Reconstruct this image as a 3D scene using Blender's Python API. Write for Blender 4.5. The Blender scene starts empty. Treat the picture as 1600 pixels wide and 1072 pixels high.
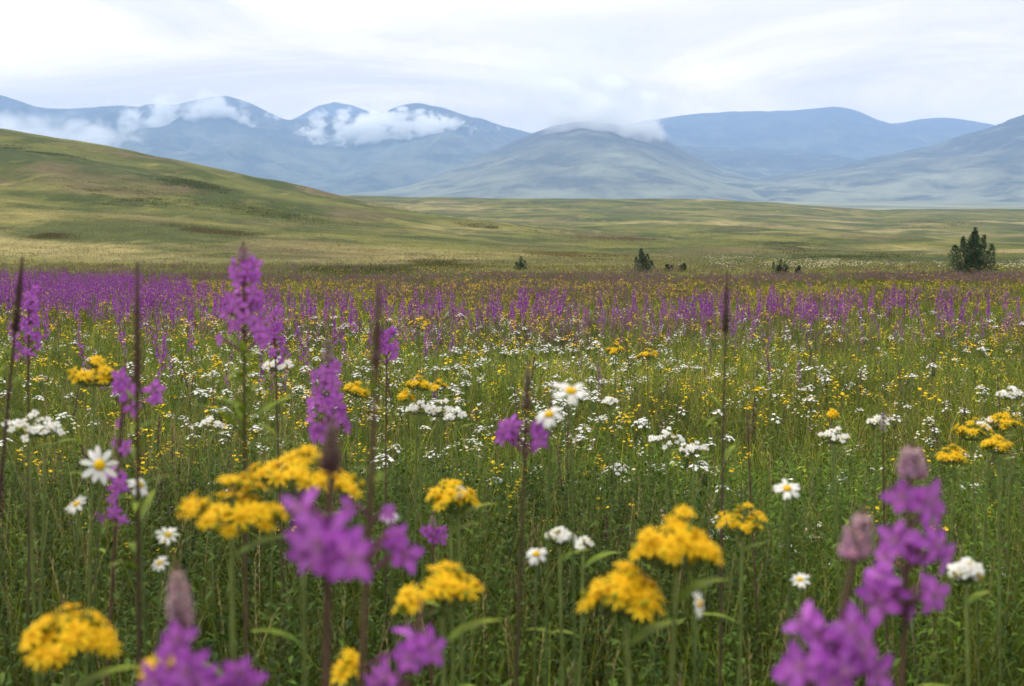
import bpy, math, random
import numpy as np
from mathutils import Vector, Matrix

random.seed(7)
RNG = np.random.default_rng(11)
SC = bpy.context.scene
COL = SC.collection
PI = math.pi

# ------------------------------------------------------------------ camera
FPX = 1931.0                       # focal length in pixels of the 1600 px wide photograph
CAM_Z = 1.25
PITCH = math.atan(144.0 / FPX)     # camera looks slightly down; eye level is a third of the way down
cam_d = bpy.data.cameras.new('camera')
cam = bpy.data.objects.new('camera', cam_d)
COL.objects.link(cam)
cam.location = (0, 0, CAM_Z)
cam.rotation_euler = (PI / 2 - PITCH, 0, 0)
cam_d.sensor_width = 36.0
cam_d.lens = 36.0 * FPX / 1600.0
cam_d.clip_start = 0.05
cam_d.clip_end = 60000
cam_d.dof.use_dof = True
cam_d.dof.focus_distance = 9.0
cam_d.dof.aperture_fstop = 8.2
SC.camera = cam

# ------------------------------------------------------------------ light
SUN_EL, SUN_AZ = math.radians(56), math.radians(-75)     # azimuth measured from +Y towards +X
world = bpy.data.worlds.new('World')
SC.world = world
world.use_nodes = True
wn, wl = world.node_tree.nodes, world.node_tree.links
wn.clear()


def N(nodes, t, **kw):
    n = nodes.new(t)
    for k, v in kw.items():
        if k.startswith('i_'):
            n.inputs[int(k[2:]) if k[2:].isdigit() else k[2:].replace('_', ' ')].default_value = v
        else:
            setattr(n, k, v)
    return n


def ramp(nodes, stops, interp='LINEAR'):
    r = nodes.new('ShaderNodeValToRGB')
    r.color_ramp.interpolation = interp
    e = r.color_ramp.elements
    while len(e) < len(stops):
        e.new(0.5)
    for k, (p, c) in enumerate(stops):
        e[k].position = p
        e[k].color = (c[0], c[1], c[2], 1) if not isinstance(c, (int, float)) else (c, c, c, 1)
    return r


sky = N(wn, 'ShaderNodeTexSky', sky_type='NISHITA', sun_disc=False, sun_elevation=SUN_EL, sun_rotation=SUN_AZ)
sky.altitude = 1500
tc = N(wn, 'ShaderNodeTexCoord')
sep = N(wn, 'ShaderNodeSeparateXYZ')
wl.new(tc.outputs['Generated'], sep.inputs[0])
zz = N(wn, 'ShaderNodeMath', operation='MAXIMUM', i_1=0.0)
wl.new(sep.outputs[2], zz.inputs[0])
za = N(wn, 'ShaderNodeMath', operation='ADD', i_1=0.06)
wl.new(zz.outputs[0], za.inputs[0])
dx = N(wn, 'ShaderNodeMath', operation='DIVIDE')
dy = N(wn, 'ShaderNodeMath', operation='DIVIDE')
wl.new(sep.outputs[0], dx.inputs[0]); wl.new(za.outputs[0], dx.inputs[1])
wl.new(sep.outputs[1], dy.inputs[0]); wl.new(za.outputs[0], dy.inputs[1])
cmb = N(wn, 'ShaderNodeCombineXYZ')
wl.new(dx.outputs[0], cmb.inputs[0]); wl.new(dy.outputs[0], cmb.inputs[1])
mp = N(wn, 'ShaderNodeMapping')
mp.inputs['Location'].default_value = (3.1, 0.4, 0)
mp.inputs['Scale'].default_value = (0.62, 0.60, 1)
wl.new(cmb.outputs[0], mp.inputs[0])
cn = N(wn, 'ShaderNodeTexNoise', i_Scale=1.0, i_Detail=9.0, i_Roughness=0.58, i_Distortion=0.8)
wl.new(mp.outputs[0], cn.inputs['Vector'])
cr = ramp(wn, [(0.34, (12.0, 11.5, 11.0)), (0.44, (14.2, 13.6, 12.9)), (0.52, (16.4, 15.8, 14.8)), (0.62, (19, 18.2, 17))])
wl.new(cn.outputs['Fac'], cr.inputs[0])
hr = ramp(wn, [(0.0, (1.68, 1.27, 0.64)), (0.10, (1.42, 1.13, 0.70)), (0.22, (1.06, 0.98, 0.87)), (0.5, (1.12, 1.11, 1.08)), (0.9, (1.35, 1.33, 1.28))])
wl.new(zz.outputs[0], hr.inputs[0])
cml = N(wn, 'ShaderNodeMix', data_type='RGBA', blend_type='MULTIPLY', i_0=1.0)
wl.new(cr.outputs[0], cml.inputs['A']); wl.new(hr.outputs[0], cml.inputs['B'])
cmx = N(wn, 'ShaderNodeMix', data_type='RGBA', i_0=0.93)
wl.new(sky.outputs[0], cmx.inputs['A']); wl.new(cml.outputs['Result'], cmx.inputs['B'])
bg = N(wn, 'ShaderNodeBackground', i_Strength=0.120)
wl.new(cmx.outputs['Result'], bg.inputs[0])
wout = N(wn, 'ShaderNodeOutputWorld')
wl.new(bg.outputs[0], wout.inputs[0])

sun_d = bpy.data.lights.new('sun', 'SUN')
sun_d.energy = 4.0
sun_d.angle = math.radians(9)
sun_d.color = (1.0, 0.95, 0.86)
sun = bpy.data.objects.new('sun', sun_d)
COL.objects.link(sun)
sun_dir = Vector((math.sin(SUN_AZ) * math.cos(SUN_EL), math.cos(SUN_AZ) * math.cos(SUN_EL), math.sin(SUN_EL)))
sun.rotation_euler = sun_dir.to_track_quat('Z', 'Y').to_euler()
sun.location = sun_dir * 50

vs = SC.view_settings
SC.display_settings.display_device = 'sRGB'
vs.view_transform = 'Standard'
vs.look = 'None'
vs.exposure = -0.2
vs.gamma = 1.0
vs.use_curve_mapping = False
SC.render.engine = 'CYCLES'
cy = SC.cycles
cy.use_denoising = True
cy.max_bounces = 18
cy.diffuse_bounces = 3
cy.glossy_bounces = 2
cy.transmission_bounces = 3
cy.transparent_max_bounces = 8
cy.volume_bounces = 16
cy.volume_step_rate = 0.35
cy.volume_max_steps = 512
cy.use_adaptive_sampling = True
cy.adaptive_threshold = 0.01
cy.pixel_filter_type = 'BLACKMAN_HARRIS'


# ------------------------------------------------------------------ helpers: pixels, noise
def ray(px, py):
    """direction through a pixel of the 1600x1072 photograph, scaled so that its forward (Y) part is 1"""
    cx, cz = (px - 800.0) / FPX, -(py - 536.0) / FPX
    c, s = math.cos(PITCH), math.sin(PITCH)
    fy, fz = c + cz * s, -s + cz * c
    return Vector((cx / fy, 1.0, fz / fy))


def P(px, py, d):
    return Vector((0, 0, CAM_Z)) + ray(px, py) * d


def slope(py):
    return ray(800, py).z


def hash2(ix, iy, seed):
    h = (ix.astype(np.int64) * 374761393 + iy.astype(np.int64) * 668265263 + seed * 144664) & 0x7fffffff
    h = ((h ^ (h >> 13)) * 1274126177) & 0x7fffffff
    h = h ^ (h >> 16)
    return (h & 0xffff) / 65535.0


def vnoise(x, y, seed=0):
    ix, iy = np.floor(x), np.floor(y)
    fx, fy = x - ix, y - iy
    fx, fy = fx * fx * fx * (fx * (fx * 6 - 15) + 10), fy * fy * fy * (fy * (fy * 6 - 15) + 10)
    a, b = hash2(ix, iy, seed), hash2(ix + 1, iy, seed)
    c, d = hash2(ix, iy + 1, seed), hash2(ix + 1, iy + 1, seed)
    return (a + (b - a) * fx) * (1 - fy) + (c + (d - c) * fx) * fy


def fbm(x, y, seed=0, octs=4, rough=0.5):
    x, y = np.asarray(x, float), np.asarray(y, float)
    s, a, t = 0.0, 1.0, 0.0
    for k in range(octs):
        s = s + a * vnoise(x * 2 ** k + 17.3 * k, y * 2 ** k - 9.1 * k, seed + k)
        t += a
        a *= rough
    return s / t


def sstep(a, b, x):
    t = np.clip((np.asarray(x, float) - a) / (b - a), 0, 1)
    return t * t * (3 - 2 * t)


# ------------------------------------------------------------------ helpers: tagging
def tag(o, label=None, cat=None, group=None, kind=None):
    if label: o['label'] = label
    if cat: o['category'] = cat
    if group: o['group'] = group
    if kind: o['kind'] = kind
    return o


def mesh_np(name, co, quads=None, tris=None, mats=(), mi_q=None, mi_t=None, col=None, smooth=True):
    """mesh from numpy arrays; col is one colour per vertex"""
    me = bpy.data.meshes.new(name)
    co = np.asarray(co, np.float32)
    nq = 0 if quads is None else len(quads)
    nt = 0 if tris is None else len(tris)
    me.vertices.add(len(co))
    me.vertices.foreach_set('co', co.ravel())
    loops = []
    if nq: loops.append(np.asarray(quads, np.int32).ravel())
    if nt: loops.append(np.asarray(tris, np.int32).ravel())
    loops = np.concatenate(loops)
    me.loops.add(len(loops))
    me.loops.foreach_set('vertex_index', loops)
    me.polygons.add(nq + nt)
    ls = np.concatenate([np.arange(nq, dtype=np.int32) * 4, nq * 4 + np.arange(nt, dtype=np.int32) * 3])
    me.polygons.foreach_set('loop_start', ls)
    mi = np.zeros(nq + nt, np.int32)
    if mi_q is not None and nq: mi[:nq] = mi_q
    if mi_t is not None and nt: mi[nq:] = mi_t
    me.polygons.foreach_set('material_index', mi)
    if smooth:
        me.polygons.foreach_set('use_smooth', np.ones(nq + nt, bool))
    for m in mats: me.materials.append(m)
    if col is not None:
        ca = me.color_attributes.new('col', 'FLOAT_COLOR', 'POINT')
        c4 = np.ones((len(co), 4), np.float32)
        c4[:, :3] = col
        ca.data.foreach_set('color', c4.ravel())
    me.update(calc_edges=True)
    me.validate()
    return me


def link(name, me, parent=None, loc=None):
    o = bpy.data.objects.new(name, me)
    COL.objects.link(o)
    if parent is not None: o.parent = parent
    if loc is not None: o.location = loc
    return o


class MB:
    """collects quads and triangles with one colour per vertex"""
    def __init__(self):
        self.v, self.c, self.q, self.t, self.mq, self.mt = [], [], [], [], [], []

    def add(self, vs_, quads=(), tris=(), col=(1, 1, 1), m=0):
        b = len(self.v)
        self.v.extend([tuple(p) for p in vs_])
        if isinstance(col, list): self.c.extend(col)
        else: self.c.extend([col] * len(vs_))
        for f in quads: self.q.append([b + k for k in f]); self.mq.append(m)
        for f in tris: self.t.append([b + k for k in f]); self.mt.append(m)

    def tube(self, pts, rad, sides=6, col=(1, 1, 1), m=0, cap=True):
        pts = [Vector(p) for p in pts]
        n = len(pts)
        if isinstance(rad, (int, float)): rad = [rad] * n
        vs_, qs = [], []
        cols = col if isinstance(col, list) else [col] * n
        cc = []
        for k in range(n):
            d = (pts[min(k + 1, n - 1)] - pts[max(k - 1, 0)]).normalized()
            a = d.cross(Vector((0.31, 0.95, 0.05)))
            if a.length < 1e-4: a = d.cross(Vector((1, 0, 0)))
            a.normalize()
            b = d.cross(a)
            for j in range(sides):
                t = 2 * PI * j / sides
                vs_.append(pts[k] + (a * math.cos(t) + b * math.sin(t)) * rad[k])
                cc.append(cols[k])
        for k in range(n - 1):
            for j in range(sides):
                j2 = (j + 1) % sides
                qs.append((k * sides + j, k * sides + j2, (k + 1) * sides + j2, (k + 1) * sides + j))
        ts = []
        if cap:
            vs_.append(pts[-1] + (pts[-1] - pts[-2]).normalized() * rad[-1]); cc.append(cols[-1])
            i = len(vs_) - 1
            ts = [((n - 1) * sides + j, (n - 1) * sides + (j + 1) % sides, i) for j in range(sides)]
        self.add(vs_, qs, ts, cc, m)

    def leaf(self, base, d, up, length, width, bend=0.0, fold=0.15, segs=4, shape=None, col=(1, 1, 1), tipcol=None, m=0):
        """a leaf or petal: strip of segs with a midrib, bending towards -up by bend (fraction of length)"""
        base, d, up = Vector(base), Vector(d).normalized(), Vector(up)
        s = d.cross(up)
        if s.length < 1e-5: s = d.cross(Vector((0.3, 0.9, 0.1)))
        s.normalize()
        up = s.cross(d).normalized()
        shape = shape or [0.35, 0.85, 1.0, 0.7, 0.0]
        segs = len(shape) - 1
        vs_, qs, ts, cc = [], [], [], []
        for k in range(segs + 1):
            t = k / segs
            c = base + d * (length * t * (1 - 0.25 * abs(bend) * t)) - up * (bend * length * t * t)
            w = width * 0.5 * shape[k]
            f = fold * w
            cl = col if tipcol is None else tuple(col[i] + (tipcol[i] - col[i]) * t for i in range(3))
            if k == segs and w < 1e-6:
                vs_.append(c); cc.append(cl)
            else:
                vs_ += [c - s * w + up * f, c, c + s * w + up * f]; cc += [cl] * 3
        for k in range(segs):
            a = 3 * k
            if k == segs - 1 and shape[-1] * width < 1e-6:
                ts += [(a, a + 1, a + 3), (a + 1, a + 2, a + 3)]
            else:
                qs += [(a, a + 1, a + 4, a + 3), (a + 1, a + 2, a + 5, a + 4)]
        self.add(vs_, qs, ts, cc, m)

    def blob(self, c, r, col=(1, 1, 1), m=0, axis=(0, 0, 1), stretch=1.0, rings=3, sides=6):
        c, ax = Vector(c), Vector(axis).normalized()
        a = ax.cross(Vector((0.3, 0.9, 0.2))).normalized()
        b = ax.cross(a)
        vs_ = [c - ax * r * stretch]
        for k in range(1, rings + 1):
            t = PI * k / (rings + 1)
            for j in range(sides):
                p = 2 * PI * j / sides
                vs_.append(c - ax * (r * stretch * math.cos(t)) + (a * math.cos(p) + b * math.sin(p)) * (r * math.sin(t)))
        vs_.append(c + ax * r * stretch)
        e = len(vs_) - 1
        ts = [(0, 1 + (j + 1) % sides, 1 + j) for j in range(sides)]
        ts += [(e, 1 + (rings - 1) * sides + j, 1 + (rings - 1) * sides + (j + 1) % sides) for j in range(sides)]
        qs = []
        for k in range(rings - 1):
            for j in range(sides):
                j2 = (j + 1) % sides
                qs.append((1 + k * sides + j, 1 + k * sides + j2, 1 + (k + 1) * sides + j2, 1 + (k + 1) * sides + j))
        self.add(vs_, qs, ts, col, m)

    def arr(self):
        return (np.array(self.v, float).reshape(-1, 3), np.array(self.q, int).reshape(-1, 4), np.array(self.t, int).reshape(-1, 3),
                np.array(self.c, float).reshape(-1, 3), np.array(self.mq, int), np.array(self.mt, int))

    def mesh(self, name, mats):
        v, q, t, c, mq, mt = self.arr()
        return mesh_np(name, v, q if len(q) else None, t if len(t) else None, mats, mq, mt, c)


def scatter(name, templates, pick, pos, rotz, scale, tilt=None, tint=None, mats=()):
    """one mesh out of many copies of template meshes (each an MB)"""
    cs, qs, ts, cols, mqs, mts = [], [], [], [], [], []
    base = 0
    for k, tb in enumerate(templates):
        v, q, t, c, mq, mt = tb.arr()
        idx = np.nonzero(pick == k)[0]
        if len(idx) == 0: continue
        n = len(idx)
        ca, sa = np.cos(rotz[idx])[:, None], np.sin(rotz[idx])[:, None]
        sc = scale[idx]
        if sc.ndim == 1: sc = np.stack([sc, sc], 1)
        x = (v[None, :, 0] * ca - v[None, :, 1] * sa) * sc[:, :1]
        y = (v[None, :, 0] * sa + v[None, :, 1] * ca) * sc[:, :1]
        z = np.repeat(v[None, :, 2], n, 0) * sc[:, 1:]
        if tilt is not None:
            x = x + z * tilt[idx, 0][:, None]
            y = y + z * tilt[idx, 1][:, None]
        w = np.stack([x, y, z], 2) + pos[idx][:, None, :]
        cs.append(w.reshape(-1, 3))
        off = base + (np.arange(n) * len(v))[:, None, None]
        if len(q): qs.append((q[None] + off).reshape(-1, 4)); mqs.append(np.tile(mq, n))
        if len(t): ts.append((t[None] + off).reshape(-1, 3)); mts.append(np.tile(mt, n))
        cc = np.repeat(c[None], n, 0)
        if tint is not None: cc = cc * tint[idx][:, None, :]
        cols.append(cc.reshape(-1, 3))
        base += n * len(v)
    cat = lambda L: np.concatenate(L) if L else None
    return mesh_np(name, cat(cs), cat(qs), cat(ts), mats, cat(mqs), cat(mts), cat(cols))


# ------------------------------------------------------------------ materials
def new_mat(name):
    m = bpy.data.materials.new(name)
    m.use_nodes = True
    m.node_tree.nodes.clear()
    return m, m.node_tree.nodes, m.node_tree.links


def plant_mat(name, transl=0.35, rough=0.5, spec=0.25, noise=0.25, nscale=60.0):
    """a leaf or petal: the colour carried by the plant, mottled, some light let through"""
    m, n, l = new_mat(name)
    at = N(n, 'ShaderNodeAttribute', attribute_name='col')
    tcn = N(n, 'ShaderNodeTexCoord')
    ns = N(n, 'ShaderNodeTexNoise', i_Scale=nscale, i_Detail=2.0)
    l.new(tcn.outputs['Object'], ns.inputs['Vector'])
    mr = N(n, 'ShaderNodeMapRange', i_3=1 - noise, i_4=1 + noise)
    mr.inputs[1].default_value, mr.inputs[2].default_value = 0.3, 0.7
    l.new(ns.outputs['Fac'], mr.inputs[0])
    mul = N(n, 'ShaderNodeMix', data_type='RGBA', blend_type='MULTIPLY', i_0=1.0)
    l.new(at.outputs['Color'], mul.inputs['A']); l.new(mr.outputs[0], mul.inputs['B'])
    pb = N(n, 'ShaderNodeBsdfPrincipled', i_Roughness=rough)
    pb.inputs['Specular IOR Level'].default_value = spec
    l.new(mul.outputs['Result'], pb.inputs['Base Color'])
    tr = N(n, 'ShaderNodeBsdfTranslucent')
    l.new(mul.outputs['Result'], tr.inputs['Color'])
    mx = N(n, 'ShaderNodeMixShader', i_0=transl)
    l.new(pb.outputs[0], mx.inputs[1]); l.new(tr.outputs[0], mx.inputs[2])
    o = N(n, 'ShaderNodeOutputMaterial')
    l.new(mx.outputs[0], o.inputs[0])
    return m


M_GRASS = plant_mat('grass blade', 0.38, 0.5, 0.12)
M_LEAF = plant_mat('leaf', 0.32, 0.5, 0.12)
M_PETAL = plant_mat('petal', 0.42, 0.6, 0.12, 0.12)
M_STEM = plant_mat('stem', 0.0, 0.6, 0.12)
M_NEEDLE = plant_mat('needle', 0.3, 0.6, 0.15)
VEG = (M_LEAF, M_PETAL, M_STEM)       # material slots of every plant mesh: 0 leaf, 1 petal, 2 stem


def ground_mat():
    m, n, l = new_mat('meadow ground')
    geo = N(n, 'ShaderNodeNewGeometry')

    def noise(sx, sy, detail=5.0, rough=0.55, loc=(0, 0, 0), dist=0.0):
        mpn = N(n, 'ShaderNodeMapping')
        mpn.inputs['Scale'].default_value = (sx, sy, 0.0)
        mpn.inputs['Location'].default_value = loc
        l.new(geo.outputs['Position'], mpn.inputs[0])
        t = N(n, 'ShaderNodeTexNoise', i_Scale=1.0, i_Detail=detail, i_Roughness=rough, i_Distortion=dist)
        l.new(mpn.outputs[0], t.inputs['Vector'])
        return t.outputs['Fac']

    def mix(fac, a, b, typ='MIX'):
        x = N(n, 'ShaderNodeMix', data_type='RGBA', blend_type=typ)
        for s, v in ((0, fac), ('A', a), ('B', b)):
            if isinstance(v, (tuple, list)): x.inputs[s].default_value = (*v, 1)
            elif isinstance(v, (int, float)): x.inputs[s].default_value = v
            else: l.new(v, x.inputs[s])
        return x.outputs['Result']

    def rmp(src, stops):
        r = ramp(n, stops)
        l.new(src, r.inputs[0])
        return r.outputs[0]
    big = noise(1 / 90, 1 / 130, 6, 0.55, (3.7, 1.3, 0), 0.6)  # grass tones and cloud light and shade, both painted as large colour patches
    c = rmp(big, [(0.34, (0.042, 0.054, 0.010)), (0.45, (0.098, 0.102, 0.018)), (0.54, (0.140, 0.130, 0.032)), (0.64, (0.23, 0.19, 0.075))])
    mid = noise(1 / 30, 1 / 36, 6, 0.6, (8.7, 2.3, 0), 0.3)
    c = mix(rmp(mid, [(0.46, 0.0), (0.57, 0.85)]), c, (0.030, 0.045, 0.005))  # dark green hollows, with the shade of the folds painted in
    hea = noise(1 / 30, 1 / 60, 5, 0.6, (1.7, 9.3, 0), 0.2)
    c = mix(rmp(hea, [(0.52, 0.0), (0.66, 0.75)]), c, (0.115, 0.085, 0.04))
    pale = noise(1 / 9, 1 / 40, 5, 0.6, (5.2, 4.4, 0))
    c = mix(rmp(pale, [(0.60, 0.0), (0.74, 0.6)]), c, (0.30, 0.25, 0.09))
    # valley floor far beyond the plateau, painted paler as a sunlit strip
    spy = N(n, 'ShaderNodeSeparateXYZ')
    l.new(geo.outputs['Position'], spy.inputs[0])
    mv = N(n, 'ShaderNodeMapRange')
    mv.inputs[1].default_value, mv.inputs[2].default_value = 1300.0, 2200.0
    l.new(spy.outputs[1], mv.inputs[0])
    vly = noise(1 / 260, 1 / 420, 5, 0.6, (2.2, 7.1, 0))
    c = mix(mv.outputs[0], c, rmp(vly, [(0.36, (0.09, 0.10, 0.06)), (0.50, (0.16, 0.17, 0.10)), (0.64, (0.25, 0.24, 0.15))]))
    tus = noise(1 / 4.5, 1 / 6.0, 5, 0.72, (6.1, 3.9, 0))
    c = mix(1.0, c, rmp(tus, [(0.28, 0.6), (0.5, 1.0), (0.72, 1.35)]), 'MULTIPLY')
    fine = noise(1.4, 1.4, 4, 0.7)
    c = mix(1.0, c, rmp(fine, [(0.25, 0.55), (0.5, 1.0), (0.75, 1.35)]), 'MULTIPLY')
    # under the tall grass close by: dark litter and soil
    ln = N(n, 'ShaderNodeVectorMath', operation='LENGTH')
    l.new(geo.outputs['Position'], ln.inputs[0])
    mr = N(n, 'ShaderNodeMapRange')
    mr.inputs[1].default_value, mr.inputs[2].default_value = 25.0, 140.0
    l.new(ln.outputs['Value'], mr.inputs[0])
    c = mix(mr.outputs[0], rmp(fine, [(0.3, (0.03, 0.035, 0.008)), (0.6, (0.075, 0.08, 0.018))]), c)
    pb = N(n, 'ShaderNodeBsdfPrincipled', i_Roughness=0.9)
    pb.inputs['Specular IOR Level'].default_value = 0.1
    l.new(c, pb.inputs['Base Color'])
    bmp = N(n, 'ShaderNodeBump', i_Strength=0.6, i_Distance=0.5)
    l.new(noise(0.5, 0.5, 6, 0.7), bmp.inputs['Height'])
    l.new(bmp.outputs[0], pb.inputs['Normal'])
    o = N(n, 'ShaderNodeOutputMaterial')
    l.new(pb.outputs[0], o.inputs[0])
    return m


def mountain_mat(name, low, high, dark, z0, z1, seed):
    """turf low down, heather and scree higher up, dark scrub in uneven patches"""
    m, n, l = new_mat(name)
    geo = N(n, 'ShaderNodeNewGeometry')

    def noise(sx, sy, sz, detail, rough, off):
        mpn = N(n, 'ShaderNodeMapping')
        mpn.inputs['Location'].default_value = (seed * 3.3 + off, seed * 1.7 - off, seed)
        mpn.inputs['Scale'].default_value = (1 / sx, 1 / sy, 1 / sz)
        l.new(geo.outputs['Position'], mpn.inputs[0])
        t = N(n, 'ShaderNodeTexNoise', i_Scale=1.0, i_Detail=detail, i_Roughness=rough, i_Distortion=0.4)
        l.new(mpn.outputs[0], t.inputs['Vector'])
        return t.outputs['Fac']

    def mix(fac, a, b, typ='MIX'):
        x = N(n, 'ShaderNodeMix', data_type='RGBA', blend_type=typ)
        for s_, v in ((0, fac), ('A', a), ('B', b)):
            if isinstance(v, (tuple, list)): x.inputs[s_].default_value = (*v, 1)
            elif isinstance(v, (int, float)): x.inputs[s_].default_value = v
            else: l.new(v, x.inputs[s_])
        return x.outputs['Result']
    big = noise(700, 900, 260, 7, 0.62, 0)
    mid = noise(170, 170, 130, 8, 0.68, 5)
    sp = N(n, 'ShaderNodeSeparateXYZ')
    l.new(geo.outputs['Position'], sp.inputs[0])
    mr = N(n, 'ShaderNodeMapRange')
    mr.inputs[1].default_value, mr.inputs[2].default_value = z0, z1
    l.new(sp.outputs[2], mr.inputs[0])
    ad = N(n, 'ShaderNodeMath', operation='MULTIPLY_ADD', i_1=2.2, i_2=-1.1)
    l.new(big, ad.inputs[0])
    sm = N(n, 'ShaderNodeMath', operation='ADD', use_clamp=True)
    l.new(mr.outputs[0], sm.inputs[0]); l.new(ad.outputs[0], sm.inputs[1])
    c = mix(sm.outputs[0], low, high)
    r1 = ramp(n, [(0.40, 0.85), (0.52, 0.0)])
    l.new(mid, r1.inputs[0])
    c = mix(r1.outputs[0], c, dark)
    r2 = ramp(n, [(0.54, 0.0), (0.72, 0.6)])
    l.new(mid, r2.inputs[0])
    c = mix(r2.outputs[0], c, tuple(min(0.6, x * 1.7) for x in low))
    pb = N(n, 'ShaderNodeBsdfPrincipled', i_Roughness=0.95)
    pb.inputs['Specular IOR Level'].default_value = 0.05
    l.new(c, pb.inputs['Base Color'])
    bmp = N(n, 'ShaderNodeBump', i_Strength=1.0, i_Distance=30.0)
    l.new(mid, bmp.inputs['Height'])
    l.new(bmp.outputs[0], pb.inputs['Normal'])
    o = N(n, 'ShaderNodeOutputMaterial')
    l.new(pb.outputs[0], o.inputs[0])
    return m


# ------------------------------------------------------------------ terrain
PLAT = np.array([(-400, 303), (300, 304), (520, 306), (640, 309), (800, 310), (1000, 312), (1120, 313), (1200, 317), (1300, 324), (1370, 328), (1450, 326), (1600, 327), (2200, 322)], float)
HILL = np.array([(-900, 100), (-400, 160), (-150, 188), (0, 207), (100, 221), (200, 239), (300, 260), (400, 282), (500, 303), (560, 314), (640, 331), (720, 343), (800, 353), (900, 368), (1000, 390), (1100, 400), (3000, 400)], float)
Y_CREST, Y_HILL = 1000.0, 430.0


def px_of_u(u):
    return 800 + u * FPX


def ground_z(x, y):
    x, y = np.asarray(x, float), np.asarray(y, float)
    r = np.hypot(x, y)
    az = np.clip(np.arctan2(x, np.maximum(y, 1e-6)), -0.86, 0.86)
    az = np.where(y <= 0, np.sign(x) * 0.86, az)
    u, Y = np.tan(az), r * np.cos(az)
    px = px_of_u(u)
    sl = lambda t: -(np.interp(px, t[:, 0], t[:, 1]) - 392.0) / FPX
    Zc = CAM_Z + sl(PLAT) * Y_CREST
    shp = np.interp(Y, [0, 60, 100, 150, 200, 300, 450, 600, 800, 1000, 1300, 1600], [0, 0.0, 0.004, 0.014, 0.035, 0.09, 0.20, 0.36, 0.65, 1, 0.8, 0.6])
    z = Zc * shp
    val = np.interp(Y, [1300, 1600, 2500, 4500, 8000, 14000], [0, 28, 88, 190, 300, 420])
    z = np.where(Y > 1300, np.maximum(z, val), z)
    Zh = np.maximum(CAM_Z + sl(HILL) * Y_HILL, 0)
    t = np.clip((Y - 95) / (Y_HILL - 95), 0, 1)
    g = np.where(Y < Y_HILL, 0.55 * t * t * (3 - 2 * t) + 0.45 * t ** 1.3, 1 - 0.9 * sstep(Y_HILL, 1100, Y))
    zh = Zh * g
    k = 0.4 + 0.004 * Y
    d = np.abs(z - zh)
    z = np.maximum(z, zh) + np.where(d < k, (k - d) ** 2 / (4 * k), 0) * np.clip(zh / 0.5, 0, 1)
    amp = np.clip((r - 60) / 240, 0, 1) * np.clip((2600 - r) / 1000, 0.15, 1)
    z = z + amp * (6.5 * (fbm(x / 70, y / 55, 3, 3) - 0.5) + 1.8 * (fbm(x / 17, y / 16, 9, 3) - 0.5)) * (0.4 + 0.6 * np.clip(1 - r / 900, 0, 1))
    z = z + 0.10 * (fbm(x / 2.2, y / 2.2, 5, 2) - 0.5) * np.clip(r / 3, 0, 1)
    return z


M_GROUND = ground_mat()
ang = np.concatenate([np.linspace(-0.80, 0.80, 641), np.linspace(0.80, 2 * PI - 0.80, 50)[1:-1]])
rad = np.concatenate([[0.02], np.geomspace(0.4, 13000, 430)])
A_, R_ = np.meshgrid(ang, rad)
gx, gy = R_ * np.sin(A_), R_ * np.cos(A_)
gz = ground_z(gx, gy)
na, nr = len(ang), len(rad)
I, J = np.meshgrid(np.arange(nr - 1), np.arange(na), indexing='ij')
J2 = (J + 1) % na
gq = np.stack([I * na + J, I * na + J2, (I + 1) * na + J2, (I + 1) * na + J], -1).reshape(-1, 4)[:, ::-1]
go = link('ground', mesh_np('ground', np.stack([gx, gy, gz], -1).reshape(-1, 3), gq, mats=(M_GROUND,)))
tag(go, 'grassy meadow floor rising to an olive hill and plateau', kind='structure')


def mountain(label, pts, yc, yf, yb, mat, seed, gully=0.10, zfoot=None, concave=1.0):
    pts = np.array(pts, float)
    us = np.linspace((pts[0, 0] - 800) / FPX, (pts[-1, 0] - 800) / FPX, 420)
    px = px_of_u(us)
    # smooth the outline a little
    yy = np.interp(px, pts[:, 0], pts[:, 1])
    ker = np.hanning(9); ker /= ker.sum()
    yy = np.convolve(np.pad(yy, 4, mode='edge'), ker, 'valid')
    yy = yy - 2.2 * (fbm(px / 28, px * 0 + seed, seed, 4, 0.6) - 0.5)
    zc = CAM_Z + (392 - yy) / FPX * yc
    vf = np.linspace(0, 1, 130)
    vb = np.linspace(0, 1, 14)[1:]
    Yv = np.concatenate([yf + (yc - yf) * vf, yc + (yb - yc) * vb])
    T = np.concatenate([vf, 1 - vb])
    U, YY = np.meshgrid(us, Yv)
    TT = np.repeat(T[:, None], len(us), 1)
    X = U * YY
    z0 = ground_z(X, YY) - 25.0
    prof = TT ** concave
    prof = 0.5 * prof + 0.5 * TT * TT * (3 - 2 * TT)
    Z = z0 + (zc[None, :] - z0) * prof
    amp = np.clip(zc[None, :] - z0, 0, None) * gully * np.clip(4 * TT * (1 - TT), 0, 1)
    rn = 1 - np.abs(2 * fbm(X / 700 + seed, YY / 1500, seed + 20, 5, 0.55) - 1) * 1.6
    Z = Z + amp * (rn - 0.55) + amp * 0.8 * (fbm(X / 260, YY / 420, seed + 40, 5, 0.6) - 0.5)
    n, m = len(us), len(Yv)
    I, J = np.meshgrid(np.arange(m - 1), np.arange(n - 1), indexing='ij')
    q = np.stack([I * n + J, I * n + J + 1, (I + 1) * n + J + 1, (I + 1) * n + J], -1).reshape(-1, 4)
    o = link('mountain', mesh_np('mountain', np.stack([X, YY, Z], -1).reshape(-1, 3), q, mats=(mat,)))
    tag(o, label, kind='structure')
    return o


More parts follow.
